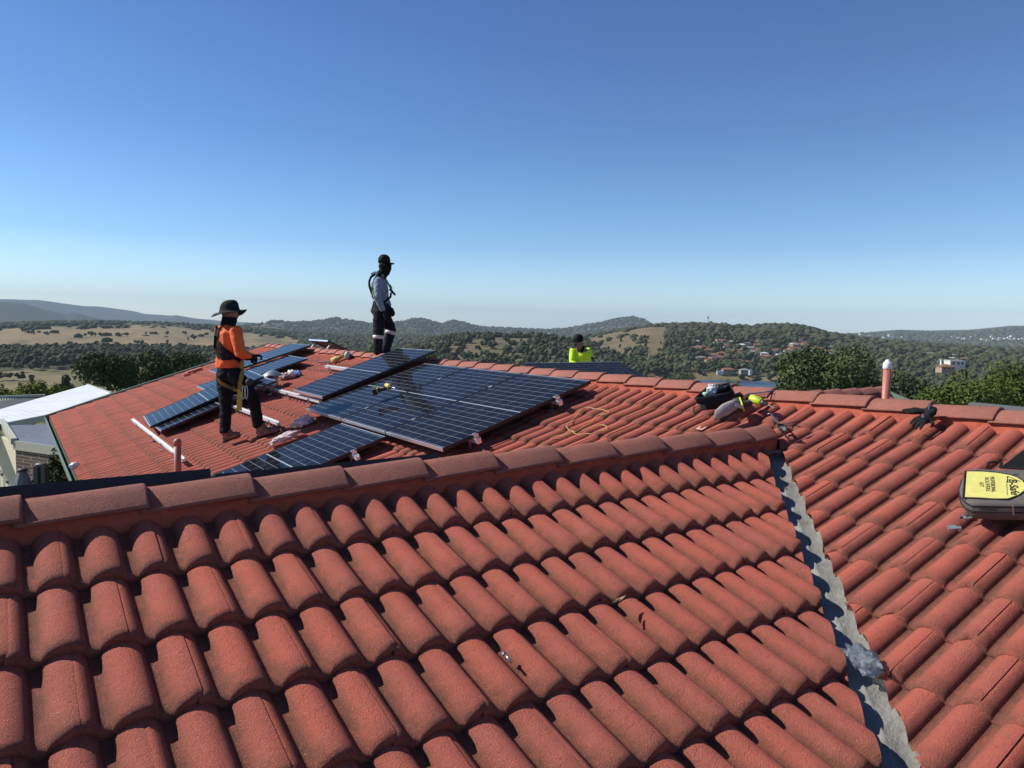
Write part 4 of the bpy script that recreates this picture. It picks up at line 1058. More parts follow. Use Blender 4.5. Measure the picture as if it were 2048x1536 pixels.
def toolbag():
    D = 5.85
    fbl, fbr = at_d(1404, 820, 5.62), at_d(1462, 813, 5.72); ftl, ftr = at_d(1389, 797, 5.62), at_d(1466, 783, 5.70)
    bbl, bbr = at_d(1420, 800, 6.0), at_d(1470, 800, 6.0); btl, btr = at_d(1415, 774, 5.95), at_d(1458, 767, 5.98)
    o = empty('tool_bag', (fbl+bbr)/2, 'open black tool bag on the ridge with plastic wrapping inside', 'tool bag')
    m = MB()
    for q in ((fbl, fbr, ftr, ftl), (fbr, bbr, btr, ftr), (bbr, bbl, btl, btr), (bbl, fbl, ftl, btl)):
        V, F = surf(*q, n=6, bulge=.02, nrm=(((q[1]-q[0]).cross(q[3]-q[0])).normalized()), seed=q[0].x); m.add(V, F)
    m.add([fbl, fbr, bbr, bbl], [(0, 1, 2, 3)])
    s = m.build('body', BLKC, o, smooth=True, auto=R(50)); s.modifiers.new('t', 'SOLIDIFY').thickness = .006
    rim = MB(); rim.tube([ftl, ftl.lerp(ftr, .5)-Z*.015, ftr, ftr.lerp(btr, .5)+Z*.008, btr, btr.lerp(btl, .5)+Z*.004, btl, btl.lerp(ftl, .5)], .0065, 6, closed=True); rim.build('zip_rim', BLKC, o, smooth=True)
    g = MB(); V, F = surf(fbl-FW*.012-RT*.002, fbl.lerp(fbr, .14)-FW*.016, ftl.lerp(ftr, .16)*.4+fbl.lerp(fbr, .14)*.6-FW*.014, ftl*.5+fbl*.5-FW*.010, n=4, seed=3); g.add(V, F); s2 = g.build('grey_panel', GRYN, o, smooth=True); s2.modifiers.new('t', 'SOLIDIFY').thickness = .004
    h = MB(); a = fbl.lerp(ftl, .7); h.tube([a, a-RT*.02-Z*.03, a-RT*.022-Z*.07, a-RT*.006-Z*.095], .007, 6, flat=.5); h.build('handle', BLKC, o, smooth=True)
    h = MB(); a = fbr.lerp(ftr, .72); h.tube([a+RT*.0-FW*.01, a+RT*.03, a+RT*.04-Z*.05, a+RT*.012-Z*.09], .012, 8, flat=.5); h.build('side_pocket', BLKC, o, smooth=True)
    st = MB(); st.tube([ftl.lerp(ftr, .52)-FW*.018, fbl.lerp(fbr, .55)-FW*.03, fbl.lerp(fbr, .72)-FW*.024], .0012, 4); st.build('pull_cord', GRYN, o)
    w = at_d(1424, 779, 5.80); c = crumple('white_wrap', w, (.035, .03, .038), crumple_mat('white_wrap', (.78, .80, .82), .25, .85), 'white plastic wrapping poking out of the open tool bag', 'plastic wrap', 31, spike=.8)
    w = at_d(1413, 789, 5.78); c = crumple('green_wrap', w, (.035, .03, .02), crumple_mat('pale_green_wrap', (.45, .55, .45), .3, .95), 'pale green packet inside the open tool bag', 'packet', 33, spike=.5, sub=3)
    crumple('fixings_packet', at_d(1444, 777, 5.84), (.06, .03, .022), simple('dark_fixings', (.06, .06, .06), .5, .4, var=.6, scale=60), 'dark heap of fixings inside the open tool bag', 'fixings', 34, spike=.8)
toolbag()
def cloth_bag():
    m = MB(); pts = [at_d(1430, 841, 5.45), at_d(1437, 828, 5.44), at_d(1449, 820, 5.45), at_d(1463, 812, 5.48), at_d(1476, 806, 5.5)]
    m.tube(pts, [(.006, .006), (.034, .018), (.046, .030), (.044, .032), (.030, .024)], n=18, up=FW)
    m.v = [tuple(Vector(v)+Vector((mnoise.noise(Vector(v)*26), mnoise.noise(Vector(v)*26+Vector((9, 0, 0))), mnoise.noise(Vector(v)*26+Vector((0, 9, 0)))))*.012) for v in m.v]
    tag(m.build('cloth_pouch', simple('pale_grey_cloth', (.34, .30, .29), .9, var=.12, scale=60, bump=.8, bscale=70, bdist=.006), None, smooth=True), 'pale grey cloth pouch slumped in front of the black tool bag', 'pouch')
cloth_bag()

LIME = simple('lime_plastic', (.50, .62, .03), .4, var=.05); YELP = simple('yellow_plastic', (.62, .42, .05), .4, var=.05); DGR = simple('dark_rubber', (.03, .03, .032), .6, var=.2)
def drill(batt, handle_top, barrel_back, barrel_front, bit_tip, up, s, body, label, plate=None, fw=None):
    o = empty('cordless_drill', batt, label, 'drill')
    d = (barrel_front-barrel_back).normalized(); hd = (handle_top-batt).normalized(); L = (barrel_front-barrel_back).length
    m = MB(); m.tube([barrel_back-d*.01*s, barrel_back, barrel_back.lerp(barrel_front, .3), barrel_back.lerp(barrel_front, .62), barrel_back.lerp(barrel_front, .66)], [.016*s, .030*s, .033*s, .031*s, .026*s], n=16); m.build('motor_housing', body, o, smooth=True, auto=R(45))
    m = MB(); c0 = barrel_back.lerp(barrel_front, .66); m.tube([c0, c0.lerp(barrel_front, .4), c0.lerp(barrel_front, .45), c0.lerp(barrel_front, .8), barrel_front], [.024*s, .024*s, .020*s, .017*s, .009*s], n=14); m.build('chuck', simple('chuck_grey', (.10, .10, .10), .4, .5), o, smooth=True, auto=R(35))
    MB().tube([barrel_front, bit_tip], .0032*s, 6).build('bit', STEEL, o)
    m = MB(); m.tube([barrel_back.lerp(barrel_front, .25), handle_top, batt.lerp(handle_top, .35), batt], [(.020*s, .026*s), (.018*s, .022*s), (.017*s, .021*s), (.024*s, .034*s)], n=12); m.build('handle', DGR, o, smooth=True, auto=R(45))
    x = hd; y = (d-x*d.dot(x)).normalized(); z = x.cross(y)
    b = MB().box(batt-x*.022*s, (.052*s, .115*s, .075*s), (x, y, z)).build('battery', DGR, o, bevel=.008*s)
    MB().box(batt+x*.010*s, (.014*s, .105*s, .070*s), (x, y, z)).build('battery_latch', body, o, bevel=.004*s)
    MB().box(c0-d*.035*s+hd*.034*s*0+up*.0, (.05*s, .010*s, .066*s), (d, y, z)).build('vent_stripe', DGR, o, bevel=.003*s)
    return o, (x, y, z)
bt = at_d(1484, 812, 5.50)
dr, (dx, dy, dz) = drill(at_d(1481, 809, 5.52), at_d(1503, 803, 5.50), at_d(1502, 796, 5.52), at_d(1535, 809, 5.40), at_d(1548, 816, 5.36), NB, .95, LIME, 'lime and black cordless drill lying beside the open tool bag')
# pale label with dark lettering strokes on the battery side facing the viewer
pl = MB(); c = at_d(1478, 812, 5.44); rx = RT*.9-UP*.35; rx.normalize(); ry = rx.cross(-FW).normalized()
pl.box(c, (.055, .002, .022), (rx, FW, -FW.cross(rx).normalized())); pl.build('battery_label', simple('label_white', (.7, .7, .68), .5), dr)
zz = -FW.cross(rx).normalized(); st = MB()
for i in range(5): st.box(c+rx*(-.019+i*.0095)-FW*.0018, (.0045, .001, .012), (rx, FW, zz))
st.build('label_lettering', DGR, dr)
db = PB(-.95, 7.98, .127)
drill(at_d(754, 781, 8.42), at_d(768, 778, 8.42), at_d(773, 771, 8.46), at_d(784, 775, 8.34), at_d(790, 776, 8.30), NB, 1.0, YELP, 'yellow and black cordless drill resting on the large array')

# ---- grey rod with black cord on the ridge
o = empty('metal_rod', at_d(1500, 790, 5.7), 'thin grey rod and black wire lying across the ridge behind the lime drill', 'rod')
MB().tube([at_d(1494, 788, 5.62), at_d(1525, 785, 5.7), at_d(1553, 780.5, 5.78)], .006, 8).build('rod', simple('galv_rod', (.33, .33, .34), .4, .6), o)
MB().tube([at_d(1496, 792, 5.6), at_d(1520, 790, 5.66), at_d(1532, 788, 5.68), at_d(1545, 788, 5.7), at_d(1556, 784, 5.75), at_d(1550, 783, 5.76)], .0025, 6).build('wire', DGR, o)
o = crumple('brown_scrap', at_d(1497, 797, 5.58), (.04, .03, .03), simple('brown_leather', (.05, .025, .015), .8), 'dark brown leather scrap between the cloth pouch and the drill', 'scrap', 41, spike=.6, sub=3)

# ---- black caulking / rivet tool
def hand_tool():
    D = 4.95; o = empty('hand_tool', at_d(1570, 862, D), 'black scissor-handled hand tool with a chrome nozzle lying on the tiles', 'tool')
    chrome = simple('chrome', (.55, .55, .55), .18, 1.0)
    MB().tube([at_d(1535, 829, D+.03), at_d(1538, 826.5, D+.03), at_d(1543, 828, D+.02), at_d(1550, 838, D), at_d(1557, 848, D-.02)], [.005, .006, .006, .007, .010], n=10).build('nozzle', chrome, o, smooth=True)
    c = at_d(1566, 857, D-.04)
    MB().box(at_d(1561, 852, D), (.045, .03, .03), (RT, FW, UP)).build('head', DGR, o, bevel=.008)
    MB().tube([c+FW*.03, c-FW*.018], .020, 16).build('cylinder', DGR, o, smooth=True, auto=R(30)); MB().tube([c-FW*.018, c-FW*.021], .014, 16).build('cylinder_cap', chrome, o)
    MB().tube([at_d(1562, 858, D), at_d(1568, 868, D-.02), at_d(1580, 882, D-.05)], .0055, 8).build('arm', DGR, o, smooth=True)
    MB().tube([at_d(1572, 854, D), at_d(1582, 864, D-.02), at_d(1595, 878, D-.05)], .0055, 8).build('arm', DGR, o, smooth=True)
    r = []; cc = at_d(1583, 876.5, D-.05)
    for i in range(20): a = 6.283*i/20; r.append(cc+RT*.0215*math.cos(a)+(UP*.95+FW*.2)*.0215*math.sin(a))
    MB().tube(r, .0062, 8, closed=True).build('finger_ring', DGR, o, smooth=True)
    MB().tube([at_d(1568, 849, D), at_d(1582, 845, D+.02), at_d(1599, 842, D+.05)], [.006, .006, .004], n=8, flat=.6).build('grip', DGR, o, smooth=True)
    MB().tube([at_d(1570, 851, D), at_d(1585, 850, D+.0), at_d(1601, 853.5, D+.02)], [.006, .006, .004], n=8, flat=.6).build('grip', DGR, o, smooth=True)
hand_tool()

# ---- helper: several closed tubes melted into one continuous surface
def melt(name, m, voxel, mat, parent, smooth_it=4, wr=0.0, wscale=9.0, seed=0.0, wlen=(1, 1, 1)):
    me = bpy.data.meshes.new(name); me.from_pydata(m.v, [], m.f); me.update()
    bm = bmesh.new(); bm.from_mesh(me); bmesh.ops.recalc_face_normals(bm, faces=bm.faces); bm.to_mesh(me); bm.free()
    ob = bpy.data.objects.new(name, me); C.objects.link(ob)
    r = ob.modifiers.new('r', 'REMESH'); r.mode = 'VOXEL'; r.voxel_size = voxel
    s = ob.modifiers.new('s', 'SMOOTH'); s.factor = .6; s.iterations = smooth_it
    dg = bpy.context.evaluated_depsgraph_get(); dg.update(); ev = ob.evaluated_get(dg)
    new = bpy.data.meshes.new_from_object(ev); bpy.data.objects.remove(ob)
    if wr:
        n = len(new.vertices); co = np.empty(n*3, np.float32); no = np.empty(n*3, np.float32)
        new.vertices.foreach_get('co', co); new.vertices.foreach_get('normal', no); co = co.reshape(-1, 3); no = no.reshape(-1, 3)
        for i in range(n):
            q = Vector((co[i][0]*wlen[0], co[i][1]*wlen[1], co[i][2]*wlen[2]))*wscale+Vector((seed, seed*2, 0))
            k = mnoise.noise(q); k2 = 1-abs(mnoise.noise(q*1.9+Vector((5, 5, 5))))*2.2
            co[i] += no[i]*wr*(k*.8+max(k2, -.4)*.6)
        new.vertices.foreach_set('co', co.ravel()); new.update()
    for m_ in list(new.materials): pass
    new.materials.clear(); new.name = name
    return link(name, new, mat, parent, smooth=True)
def hand_tubes(m, wrist, d, pn, thumb_side, s=1.0, curl=.5, spread=.25):
    """palm, four bent fingers of unequal length and a thumb leaving the side of the palm"""
    d = Vector(d).normalized(); pn = Vector(pn); pn = (pn-d*pn.dot(d)).normalized(); sd = d.cross(pn).normalized()*thumb_side
    m.tube([wrist-d*.02*s, wrist, wrist+d*.03*s, wrist+d*.075*s, wrist+d*.09*s], [(.026*s, .020*s), (.027*s, .02*s), (.037*s, .017*s), (.041*s, .015*s), (.036*s, .012*s)], n=12, up=pn)
    for k, (o, L) in enumerate(((.030, .070), (.010, .080), (-.011, .075), (-.030, .058))):
        b = wrist+d*.082*s+sd*o*s; a = spread*(o/.03)*.35; dd = (d+sd*a).normalized(); p = [b-d*.015*s, b]; q = b.copy(); ang = 0
        for j in range(3):
            ang += curl*(.55+.35*j); st = dd*math.cos(ang)-pn*math.sin(ang); q = q+st*L*s*(.42, .33, .25)[j]; p.append(q.copy())
        m.tube(p, [.0095*s, .0098*s, .009*s, .0082*s, .006*s], n=8)
    b = wrist+d*.022*s+sd*.028*s; t1 = b+(d*.55+sd*.75-pn*.2).normalized()*.042*s; t2 = t1+(d*.85+sd*.25-pn*.35).normalized()*.032*s
    m.tube([b-sd*.02*s, b, t1, t2], [.013*s, .014*s, .0115*s, .008*s], n=8)
    return m
BGLOVE = simple('black_glove', (.016, .016, .017), .8, var=.3, scale=60, bump=.4, bscale=400, bdist=.001)
def gloves():
    m = MB(); w = at_d(1858, 838, 4.62); hand_tubes(m, at_d(1855, 833, 4.60), at_d(1835, 842, 4.56)-at_d(1855, 831, 4.62), Vector((-.4, -.3, .85)), -1, 1.0, .42)
    m.tube([at_d(1850, 833, 4.62), at_d(1861, 826, 4.64), at_d(1862, 818, 4.66)], [(.030, .02), (.036, .024), (.038, .028)], n=14)
    g = melt('work_glove', m, .0045, BGLOVE, None, 3); tag(g, 'black work glove with spread fingers lying just below the ridge cap', 'glove')
    c = MB(); c0 = at_d(1861, 818, 4.64); ring = [c0+RT*.013*math.cos(6.283*i/18)+UP*.028*math.sin(6.283*i/18)-FW*.004 for i in range(18)]; c.tube(ring, .0030, 6, closed=True); c.build('cuff_trim', simple('blue_trim', (.10, .16, .30), .7), g)
    l = MB().box(at_d(1846, 832, 4.53), (.010, .003, .018), (RT, FW, UP)).build('tag', simple('glove_tag', (.5, .5, .5), .6), g)
    m = MB(); hand_tubes(m, at_d(1848, 822, 4.72), at_d(1815, 822, 4.72)-at_d(1848, 822, 4.72), Vector((-.3, -.2, .9)), 1, .85, .1, .1)
    m.tube([at_d(1846, 822, 4.72), at_d(1862, 820, 4.74), at_d(1874, 821, 4.76)], [(.024, .016), (.028, .018), (.03, .02)], n=12)
    tag(melt('work_glove', m, .0045, BGLOVE, None, 3), 'second black work glove lying on the ridge cap behind the first', 'glove')
gloves()

# ---- roofers' kit bag with yellow lettered panel
def kitbag():
    def q(px, py, h=.13): return on_B(px, py, h)
    o = empty('kit_bag', q(1985, 980, .05), 'grey kit bag with a yellow lettered panel lying on the tiles at the right edge', 'bag')
    U_ = (q(2045, 975)-q(1935, 975)).normalized(); N_ = NB; Vv = U_.cross(N_).normalized(); Vv = -Vv if Vv.dot(UP) < 0 else Vv   # U right, Vv up in the photo
    P0 = q(1934, 980); 
    def L(px, py): p = q(px, py); r_ = p-P0; return r_.dot(U_), r_.dot(Vv)
    out = [L(1917, 975), L(1922, 955), L(1930, 940), L(1941, 936)]
    u1 = L(2045, 938)[0]+.22; vt = L(1990, 938)[1]; vb = L(1990, 1007)[1]
    out += [(u1*.5, vt), (u1-.05, vt-.01), (u1, vt-.08), (u1, vb+.08), (u1-.05, vb+.01), (u1*.4, vb), L(1942, 1006), L(1930, 1000), L(1921, 990)]
    # pillow-shaped body from stacked outlines
    cx = sum(a for a, b in out)/len(out); cy = sum(b for a, b in out)/len(out)
    pts = []; n = len(out)
    for i in range(n):    # refine outline
        for k in range(4):
            a, b = out[i], out[(i+1) % n]; pts.append((a[0]+(b[0]-a[0])*k/4, a[1]+(b[1]-a[1])*k/4))
    V = []; F = []; lev = [(-.095, .90), (-.085, .96), (-.055, .99), (-.025, 1.0), (-.008, .975), (0.0, .93), (.004, .6), (.004, .3)]
    for (z, sc) in lev:
        for (a, b) in pts:
            w_ = .004*mnoise.noise(Vector((a*12, b*12, z*20)))
            V.append(P0+U_*(cx+(a-cx)*sc+w_)+Vv*(cy+(b-cy)*sc+w_)+N_*(z+w_))
    m_ = len(pts)
    for i in range(len(lev)-1):
        for k in range(m_): F.append((i*m_+k, i*m_+(k+1) % m_, (i+1)*m_+(k+1) % m_, (i+1)*m_+k))
    F.append(tuple((len(lev)-1)*m_+k for k in range(m_))); F.append(tuple(range(m_))[::-1])
    GB = simple('kit_grey', (.115, .102, .096), .8, var=.12, scale=30, bump=.5, bscale=220, bdist=.002)
    MB().add(V, F).build('body', GB, o, smooth=True, auto=R(50))
    zp = MB(); ring = [P0+U_*(cx+(a-cx)*.985)+Vv*(cy+(b-cy)*.985)+N_*(-.018) for a, b in pts]; zp.tube(ring, .0045, 6, closed=True); zp.build('zip', BLKC, o, smooth=True)
    ring = [P0+U_*(cx+(a-cx)*1.004)+Vv*(cy+(b-cy)*1.004)+N_*(-.045) for a, b in pts]; MB().tube(ring, .003, 6, closed=True).build('piping', BLKC, o, smooth=True)
    # yellow panel
    pc = [(1934, 945), (1965, 945.5), (1995, 948), (2020, 952.5), (2034, 957), (2045, 964), (2051, 973), (2048, 983), (2038, 991), (2016, 999), (1990, 999), (1960, 997), (1930, 996)]
    P = [P0+U_*L(x, y)[0]+Vv*L(x, y)[1]+N_*.0065 for x, y in pc]
    MB().prism([p-N_*.003 for p in P], N_*.003).build('yellow_panel', simple('yellow_fabric', (.60, .56, .17), .8, var=.1, scale=35, bump=.4, bscale=200, bdist=.002), o)
    cen = sum(P, Vector())/len(P); rim = [cen+(p-cen)*1.05-N_*.003 for p in P]; MB().tube(rim, .0042, 6, closed=True).build('panel_binding', BLKC, o, smooth=True)
    # lettering: letter tops point to the right of the photo, lines read downwards
    INK = simple('black_ink', (.012, .012, .012), .6)
    def text(s, px, py, size, name, shear=0.0, stretch=1.0, off=0):
        cu = bpy.data.curves.new(name, 'FONT'); cu.body = s; cu.size = size; cu.align_x = 'CENTER'; cu.align_y = 'CENTER'; cu.extrude = .0004; cu.shear = shear; cu.offset = off
        ob = bpy.data.objects.new(name, cu); C.objects.link(ob); dg = bpy.context.evaluated_depsgraph_get(); dg.update()
        me = bpy.data.meshes.new_from_object(ob.evaluated_get(dg)); bpy.data.objects.remove(ob)
        a, b = L(px, py); x = -Vv*stretch; y = U_; 
        Mx = Matrix(((x.x, y.x, N_.x, 0), (x.y, y.y, N_.y, 0), (x.z, y.z, N_.z, 0), (0, 0, 0, 1)))
        Mx.translation = P0+U_*a+Vv*b+N_*.0075; me.transform(Mx); me.materials.clear(); return link(name, me, INK, o)
    hgt = abs(L(1990, 945)[1]-L(1990, 998)[1])
    text('B-Safe', 2027, 976, .046, 'lettering', .25, 1.45, .0008); text('PROFESSIONAL', 1985.5, 971, .0245, 'lettering', 0, 1.0); text('ROOFERS', 1974.5, 971, .0245, 'lettering', 0, 1.45); text('KIT', 1963, 972, .0245, 'lettering', 0, 1.4)
    def line(x0, y0, x1, y1, w_): a, b = P0+U_*L(x0, y0)[0]+Vv*L(x0, y0)[1]+N_*.0076, P0+U_*L(x1, y1)[0]+Vv*L(x1, y1)[1]+N_*.0076; return MB().bar(a, b, w_, .0006, up=N_)
    line(2013.5, 964, 2014.5, 993, .0016).build('rule', INK, o)
    m = MB()
    for a in (((2015, 955), (2015, 967)), ((2015, 955), (2041, 966)), ((2015, 967), (2020, 967.5))):
        p_, q_ = [P0+U_*L(*w_)[0]+Vv*L(*w_)[1]+N_*.0076 for w_ in a]; m.bar(p_, q_, .0035, .0006, up=N_)
    m.build('logo_mark', INK, o)
    for (x, y) in ((1956, 943), (2030, 951)): MB().box(P0+U_*L(x, y)[0]+Vv*L(x, y)[1]+N_*.010, (.022, .010, .006), (U_, Vv, N_)).build('zip_pull', STEEL, o, bevel=.002)
    MB().box(P0+U_*L(2027, 1020)[0]+Vv*(vb-.005)-N_*.03, (.006, .004, .05), (U_, Vv, N_)).build('zip_tab', simple('tan_tab', (.35, .22, .15), .6), o)
    # black straps thrown up behind
    m = MB(); A_ = at_d(1996, 938, 3.86); Bb = at_d(2052, 893, 4.00)
    m.prism([at_d(1998, 936, 3.88), at_d(2052, 896, 3.98), at_d(2110, 860, 4.1), at_d(2130, 934, 3.85), at_d(2052, 938, 3.83)], Vector((.02, .012, -.008))); m.build('back_flap', BLKC, o, bevel=.004)
    m = MB(); m.tube([at_d(1974, 934, 3.92), at_d(1978, 925, 3.93), at_d(1990, 923, 3.93), at_d(2004, 926, 3.92), at_d(2000, 935, 3.9)], .008, 8, flat=.6); m.build('strap', BLKC, o, smooth=True)
kitbag()
# ---- small fixings
def clip(px, py, label, kind):
    p = on_B(px, py, .005); o = empty('roof_clip', p, label, 'clip')
    A_ = (EX*.6-EY*.8).normalized(); B_ = NB.cross(A_)
    c_ = simple('clip_grey', (.30, .34, .36), .35, .5)
    MB().box(p+NB*.014, (.034, .036, .003), (A_, B_, NB)).build('plate', c_, o, bevel=.0008, seg=1)
    MB().box(p+NB*.006-A_*.0185, (.003, .036, .019), (A_, B_, NB)).build('flange', c_, o)
    MB().box(p+NB*.004+A_*.026-B_*.006, (.018, .020, .020), (A_, B_, NB)).build('block', simple('clip_dark', (.05, .05, .055), .4, .3) if kind else c_, o, bevel=.002)
    if kind:
        for k in (-1, 1): MB().tube([p+NB*.014+A_*.008*k, p+NB*.030+A_*.010*k], [.009, .0085], n=12).build('bolt', STEEL, o)
        MB().tube([p-A_*.02+NB*.012, p-A_*.034+NB*.01], .006, 10).build('rubber_plug', DGR, o)
clip(1906, 1059, 'small plain grey bracket lying on the tiles below the kit bag', 0); clip(1936, 1038, 'dark clamp with two shiny bolts just under the kit bag', 1)
o = MB(); p = on_B(1403, 856, .004); a1_ = (on_B(1412, 859, .004)-on_B(1395, 857, .004)).normalized(); b1_ = NB.cross(a1_).normalized(); 
for c, s in (((-.002, -.02, 0), (.062, .014, .004)), ((-.026, .006, 0), (.013, .038, .004)), ((.023, .006, 0), (.013, .038, .004))): o.box(p+a1_*c[0]+b1_*c[1], s, (a1_, b1_, NB))
tag(o.build('packing_shim', simple('cream_plastic', (.72, .50, .33), .5), None), 'cream U-shaped plastic shim lying on the tiles below the tool bag', 'shim')
p = Vector((1.369, 1.971, 0)); p.z = zA(p.y, -.018); o = empty('loose_bolt', p, 'short steel bolt lying between two rolls of the front slope', 'bolt'); d = (on_A(1026, 1319)-on_A(1010, 1301)).normalized()
MB().tube([p-d*.018, p+d*.022], .0045, 8).build('shank', STEEL, o, smooth=True); MB().tube([p-d*.026, p-d*.018], .0085, 6).build('bolt_head', STEEL, o)
p = Vector((1.964, 2.059, zA(2.059, .004)))
m = MB(); lf = [Vector((-.03, 0, 0)), Vector((-.01, .009, .004)), Vector((.012, .007, .007)), Vector((.032, .0, .014)), Vector((.01, -.007, .005)), Vector((-.012, -.008, .002))]
m.prism([p+v for v in lf], (0, 0, .0012)); tag(m.build('dry_leaf', simple('dry_leaf_tan', (.45, .30, .17), .7), None), 'small dry leaf caught under a tile edge of the front slope', 'leaf')
m = MB(); m.prism([p+Vector((-.03, -.012, .004))+v*.8 for v in lf], (0, 0, .0012)); tag(m.build('dark_leaf', simple('dry_leaf_dark', (.08, .05, .03), .7), None), 'dark shrivelled leaf beside the pale one on the front slope', 'leaf')
# yellow cord in loose loops over the tiles
pts = [(1100,877),(1112,872),(1122,871),(1131,870),(1141,863),(1136,858),(1133,851),(1140,843),(1152,832),(1160,822),(1166,817),(1178,815),(1190,818),(1204,819),(1213,822),(1217,825),(1212,828),(1200,829),(1190,833),(1186,840),(1178,848),(1168,853),(1160,858),(1150,863),(1143,862),(1150,867),(1158,869),(1170,867),(1185,867),(1200,861),(1210,860),(1214,857),(1210,851),(1199,850),(1186,853),(1176,858),(1168,864)]
P = []
for i, (x, y) in enumerate(pts):
    q = on_B(x, y, .006); P.append(q)
sm = []
for i in range(len(P)-1):
    p0, p1, p2, p3 = P[max(i-1, 0)], P[i], P[i+1], P[min(i+2, len(P)-1)]
    for k in range(4):
        t = k/4; sm.append(.5*((2*p1)+(p2-p0)*t+(2*p0-5*p1+4*p2-p3)*t*t+(3*p1-p0-3*p2+p3)*t**3)+NB*.004*mnoise.noise(Vector((i*.7, 0, 0))))
m = MB(); m.tube(sm, .0028, 6); tag(m.build('yellow_cord', simple('yellow_rope', (.60, .43, .14), .7, var=.2, scale=80), None, smooth=True), 'thin yellow cord lying in loose loops on the tiles', 'cord')
# strap and ball-topped tool near the ridge
o = empty('safety_strap', on_B(680, 718), 'bunched yellow and white strap lying below the far ridge', 'strap')
YS = simple('strap_yellow', (.45, .40, .16), .8, var=.5, scale=30)
m = MB(); m.tube([on_B(664, 722, .03), on_B(670, 719, .06), on_B(677, 717, .04), on_B(684, 713, .06), on_B(690, 712.5, .04)], [.03, .05, .035, .045, .02], n=8); m.v = [tuple(Vector(v)+Vector((mnoise.noise(Vector(v)*18), mnoise.noise(Vector(v)*18+Vector((7, 0, 0))), mnoise.noise(Vector(v)*18+Vector((0, 7, 0)))))*.035) for v in m.v]
m.build('webbing', YS, o, smooth=True); MB().tube([on_B(636, 724, .02), on_B(648, 724, .03), on_B(660, 723, .02)], .014, 6).build('dark_hook', DGR, o)
p = on_B(695, 710, .07); o = empty('capped_can', p, 'small pale round-topped can standing by the far ridge', 'can'); MB().lathe(p-Z*.06, [(.038, 0), (.052, .03), (.055, .06), (.045, .10), (.02, .125), (.001, .13)], 16).build('can_body', simple('pale_teal', (.35, .42, .40), .5), o, smooth=True)
MB().lathe(p-Z*.045+RT*.03, [(.04, 0), (.04, .06), (.001, .065)], 14, axis=(RT+Z*.6)).build('can_lid', DGR, o, smooth=True)
# closed garden umbrella and post seen past the eave
o = empty('closed_umbrella', Vector((at_d(45, 940, 11).x, at_d(45, 940, 11).y, -4.7)), 'closed grey garden umbrella seen past the left end of the front ridge', 'umbrella')
b = at_d(45, 940, 11.0); m = MB(); pr = [(.35, -.62), (.30, -.50), (.22, -.32), (.15, -.14), (.10, -.03), (.07, .0)]; V = []; n = 28
for r_, z in pr:
    for k in range(n): a = 6.283*k/n; rr = r_*.55*(1+.22*math.cos(a*8)*min(1, -z*3+.1)); V.append(b+Vector((rr*math.cos(a), rr*math.sin(a), z)))
m.add(V, [(i*n+k, i*n+(k+1) % n, (i+1)*n+(k+1) % n, (i+1)*n+k) for i in range(len(pr)-1) for k in range(n)]); m.build('canopy', simple('grey_canvas', (.20, .21, .235), .85, var=.1), o, smooth=True)
MB().lathe(b-Z*.01, [(.075, 0), (.075, .02), (.03, .035), (.001, .04)], 16).build('top_cap', DGR, o, smooth=True); MB().tube([Vector((b.x, b.y, -4.7)), b], .022, 8).build('pole', DGR, o)
b = at_d(82, 932, 11.0); o = empty('grey_post', Vector((b.x, b.y, -4.7)), 'round-topped dark grey twin post beside the closed umbrella', 'post'); 
PG = simple('post_grey', (.075, .085, .08), .5)
for dx_ in (-.055, .055): MB().bar(Vector((b.x, b.y, -4.7))+RH*dx_, b+RH*dx_, .06, .10, up=FH).build('upright', PG, o)
MB().tube([b-RH*.085-Z*.03, b-RH*.06+Z*.01, b+RH*.06+Z*.01, b+RH*.085-Z*.03], .035, 8).build('top_cap', PG, o, smooth=True)
# ================================================================= PEOPLE
from mathutils.bvhtree import BVHTree
SKIN = simple('dark_skin', (.27, .145, .095), .5, var=.08)
def bvh_of(objs):
    V = []; F = []
    for o in objs:
        b = len(V); mw = o.matrix_world; V += [mw @ v.co for v in o.data.vertices]; F += [tuple(i+b for i in p.vertices) for p in o.data.polygons]
    return BVHTree.FromPolygons(V, F)
def drape(bv, pix, d0, lift=.012):
    """path of a strap lying on the clothed body"""
    out = []; nn = []
    P = [Vector((x, y)) for x, y in pix]; Q = []
    for i in range(len(P)-1):
        for k in range(6): Q.append(P[i].lerp(P[i+1], k/6))
    Q.append(P[-1])
    for q in Q:
        d = ray(q.x, q.y).normalized(); hit, no, _, _ = bv.ray_cast(Vector((0, 0, 0)), d)
        if hit is None or abs(hit.dot(FW)-d0) > .8: hit = ray(q.x, q.y)*d0; no = -d
        if no.dot(d) > 0: no = -no
        out.append(hit+no*lift); nn.append(no)
    return out, nn
def ribbon(name, path, nn, w_, mat, parent, th=.005):
    V = []; F = []; n = len(path)
    for i in range(n):
        d = (path[min(i+1, n-1)]-path[max(i-1, 0)]).normalized(); s = d.cross(nn[i]).normalized(); u = nn[i]
        for a, b in ((-1, 0), (1, 0), (1, 1), (-1, 1)): V.append(path[i]+s*a*w_/2+u*b*th)
    for i in range(n-1):
        for k in range(4): F.append((i*4+k, i*4+(k+1) % 4, (i+1)*4+(k+1) % 4, (i+1)*4+k))
    F += [(0, 1, 2, 3), ((n-1)*4, (n-1)*4+1, (n-1)*4+2, (n-1)*4+3)]
    return MB().add(V, F).build(name, mat, parent)
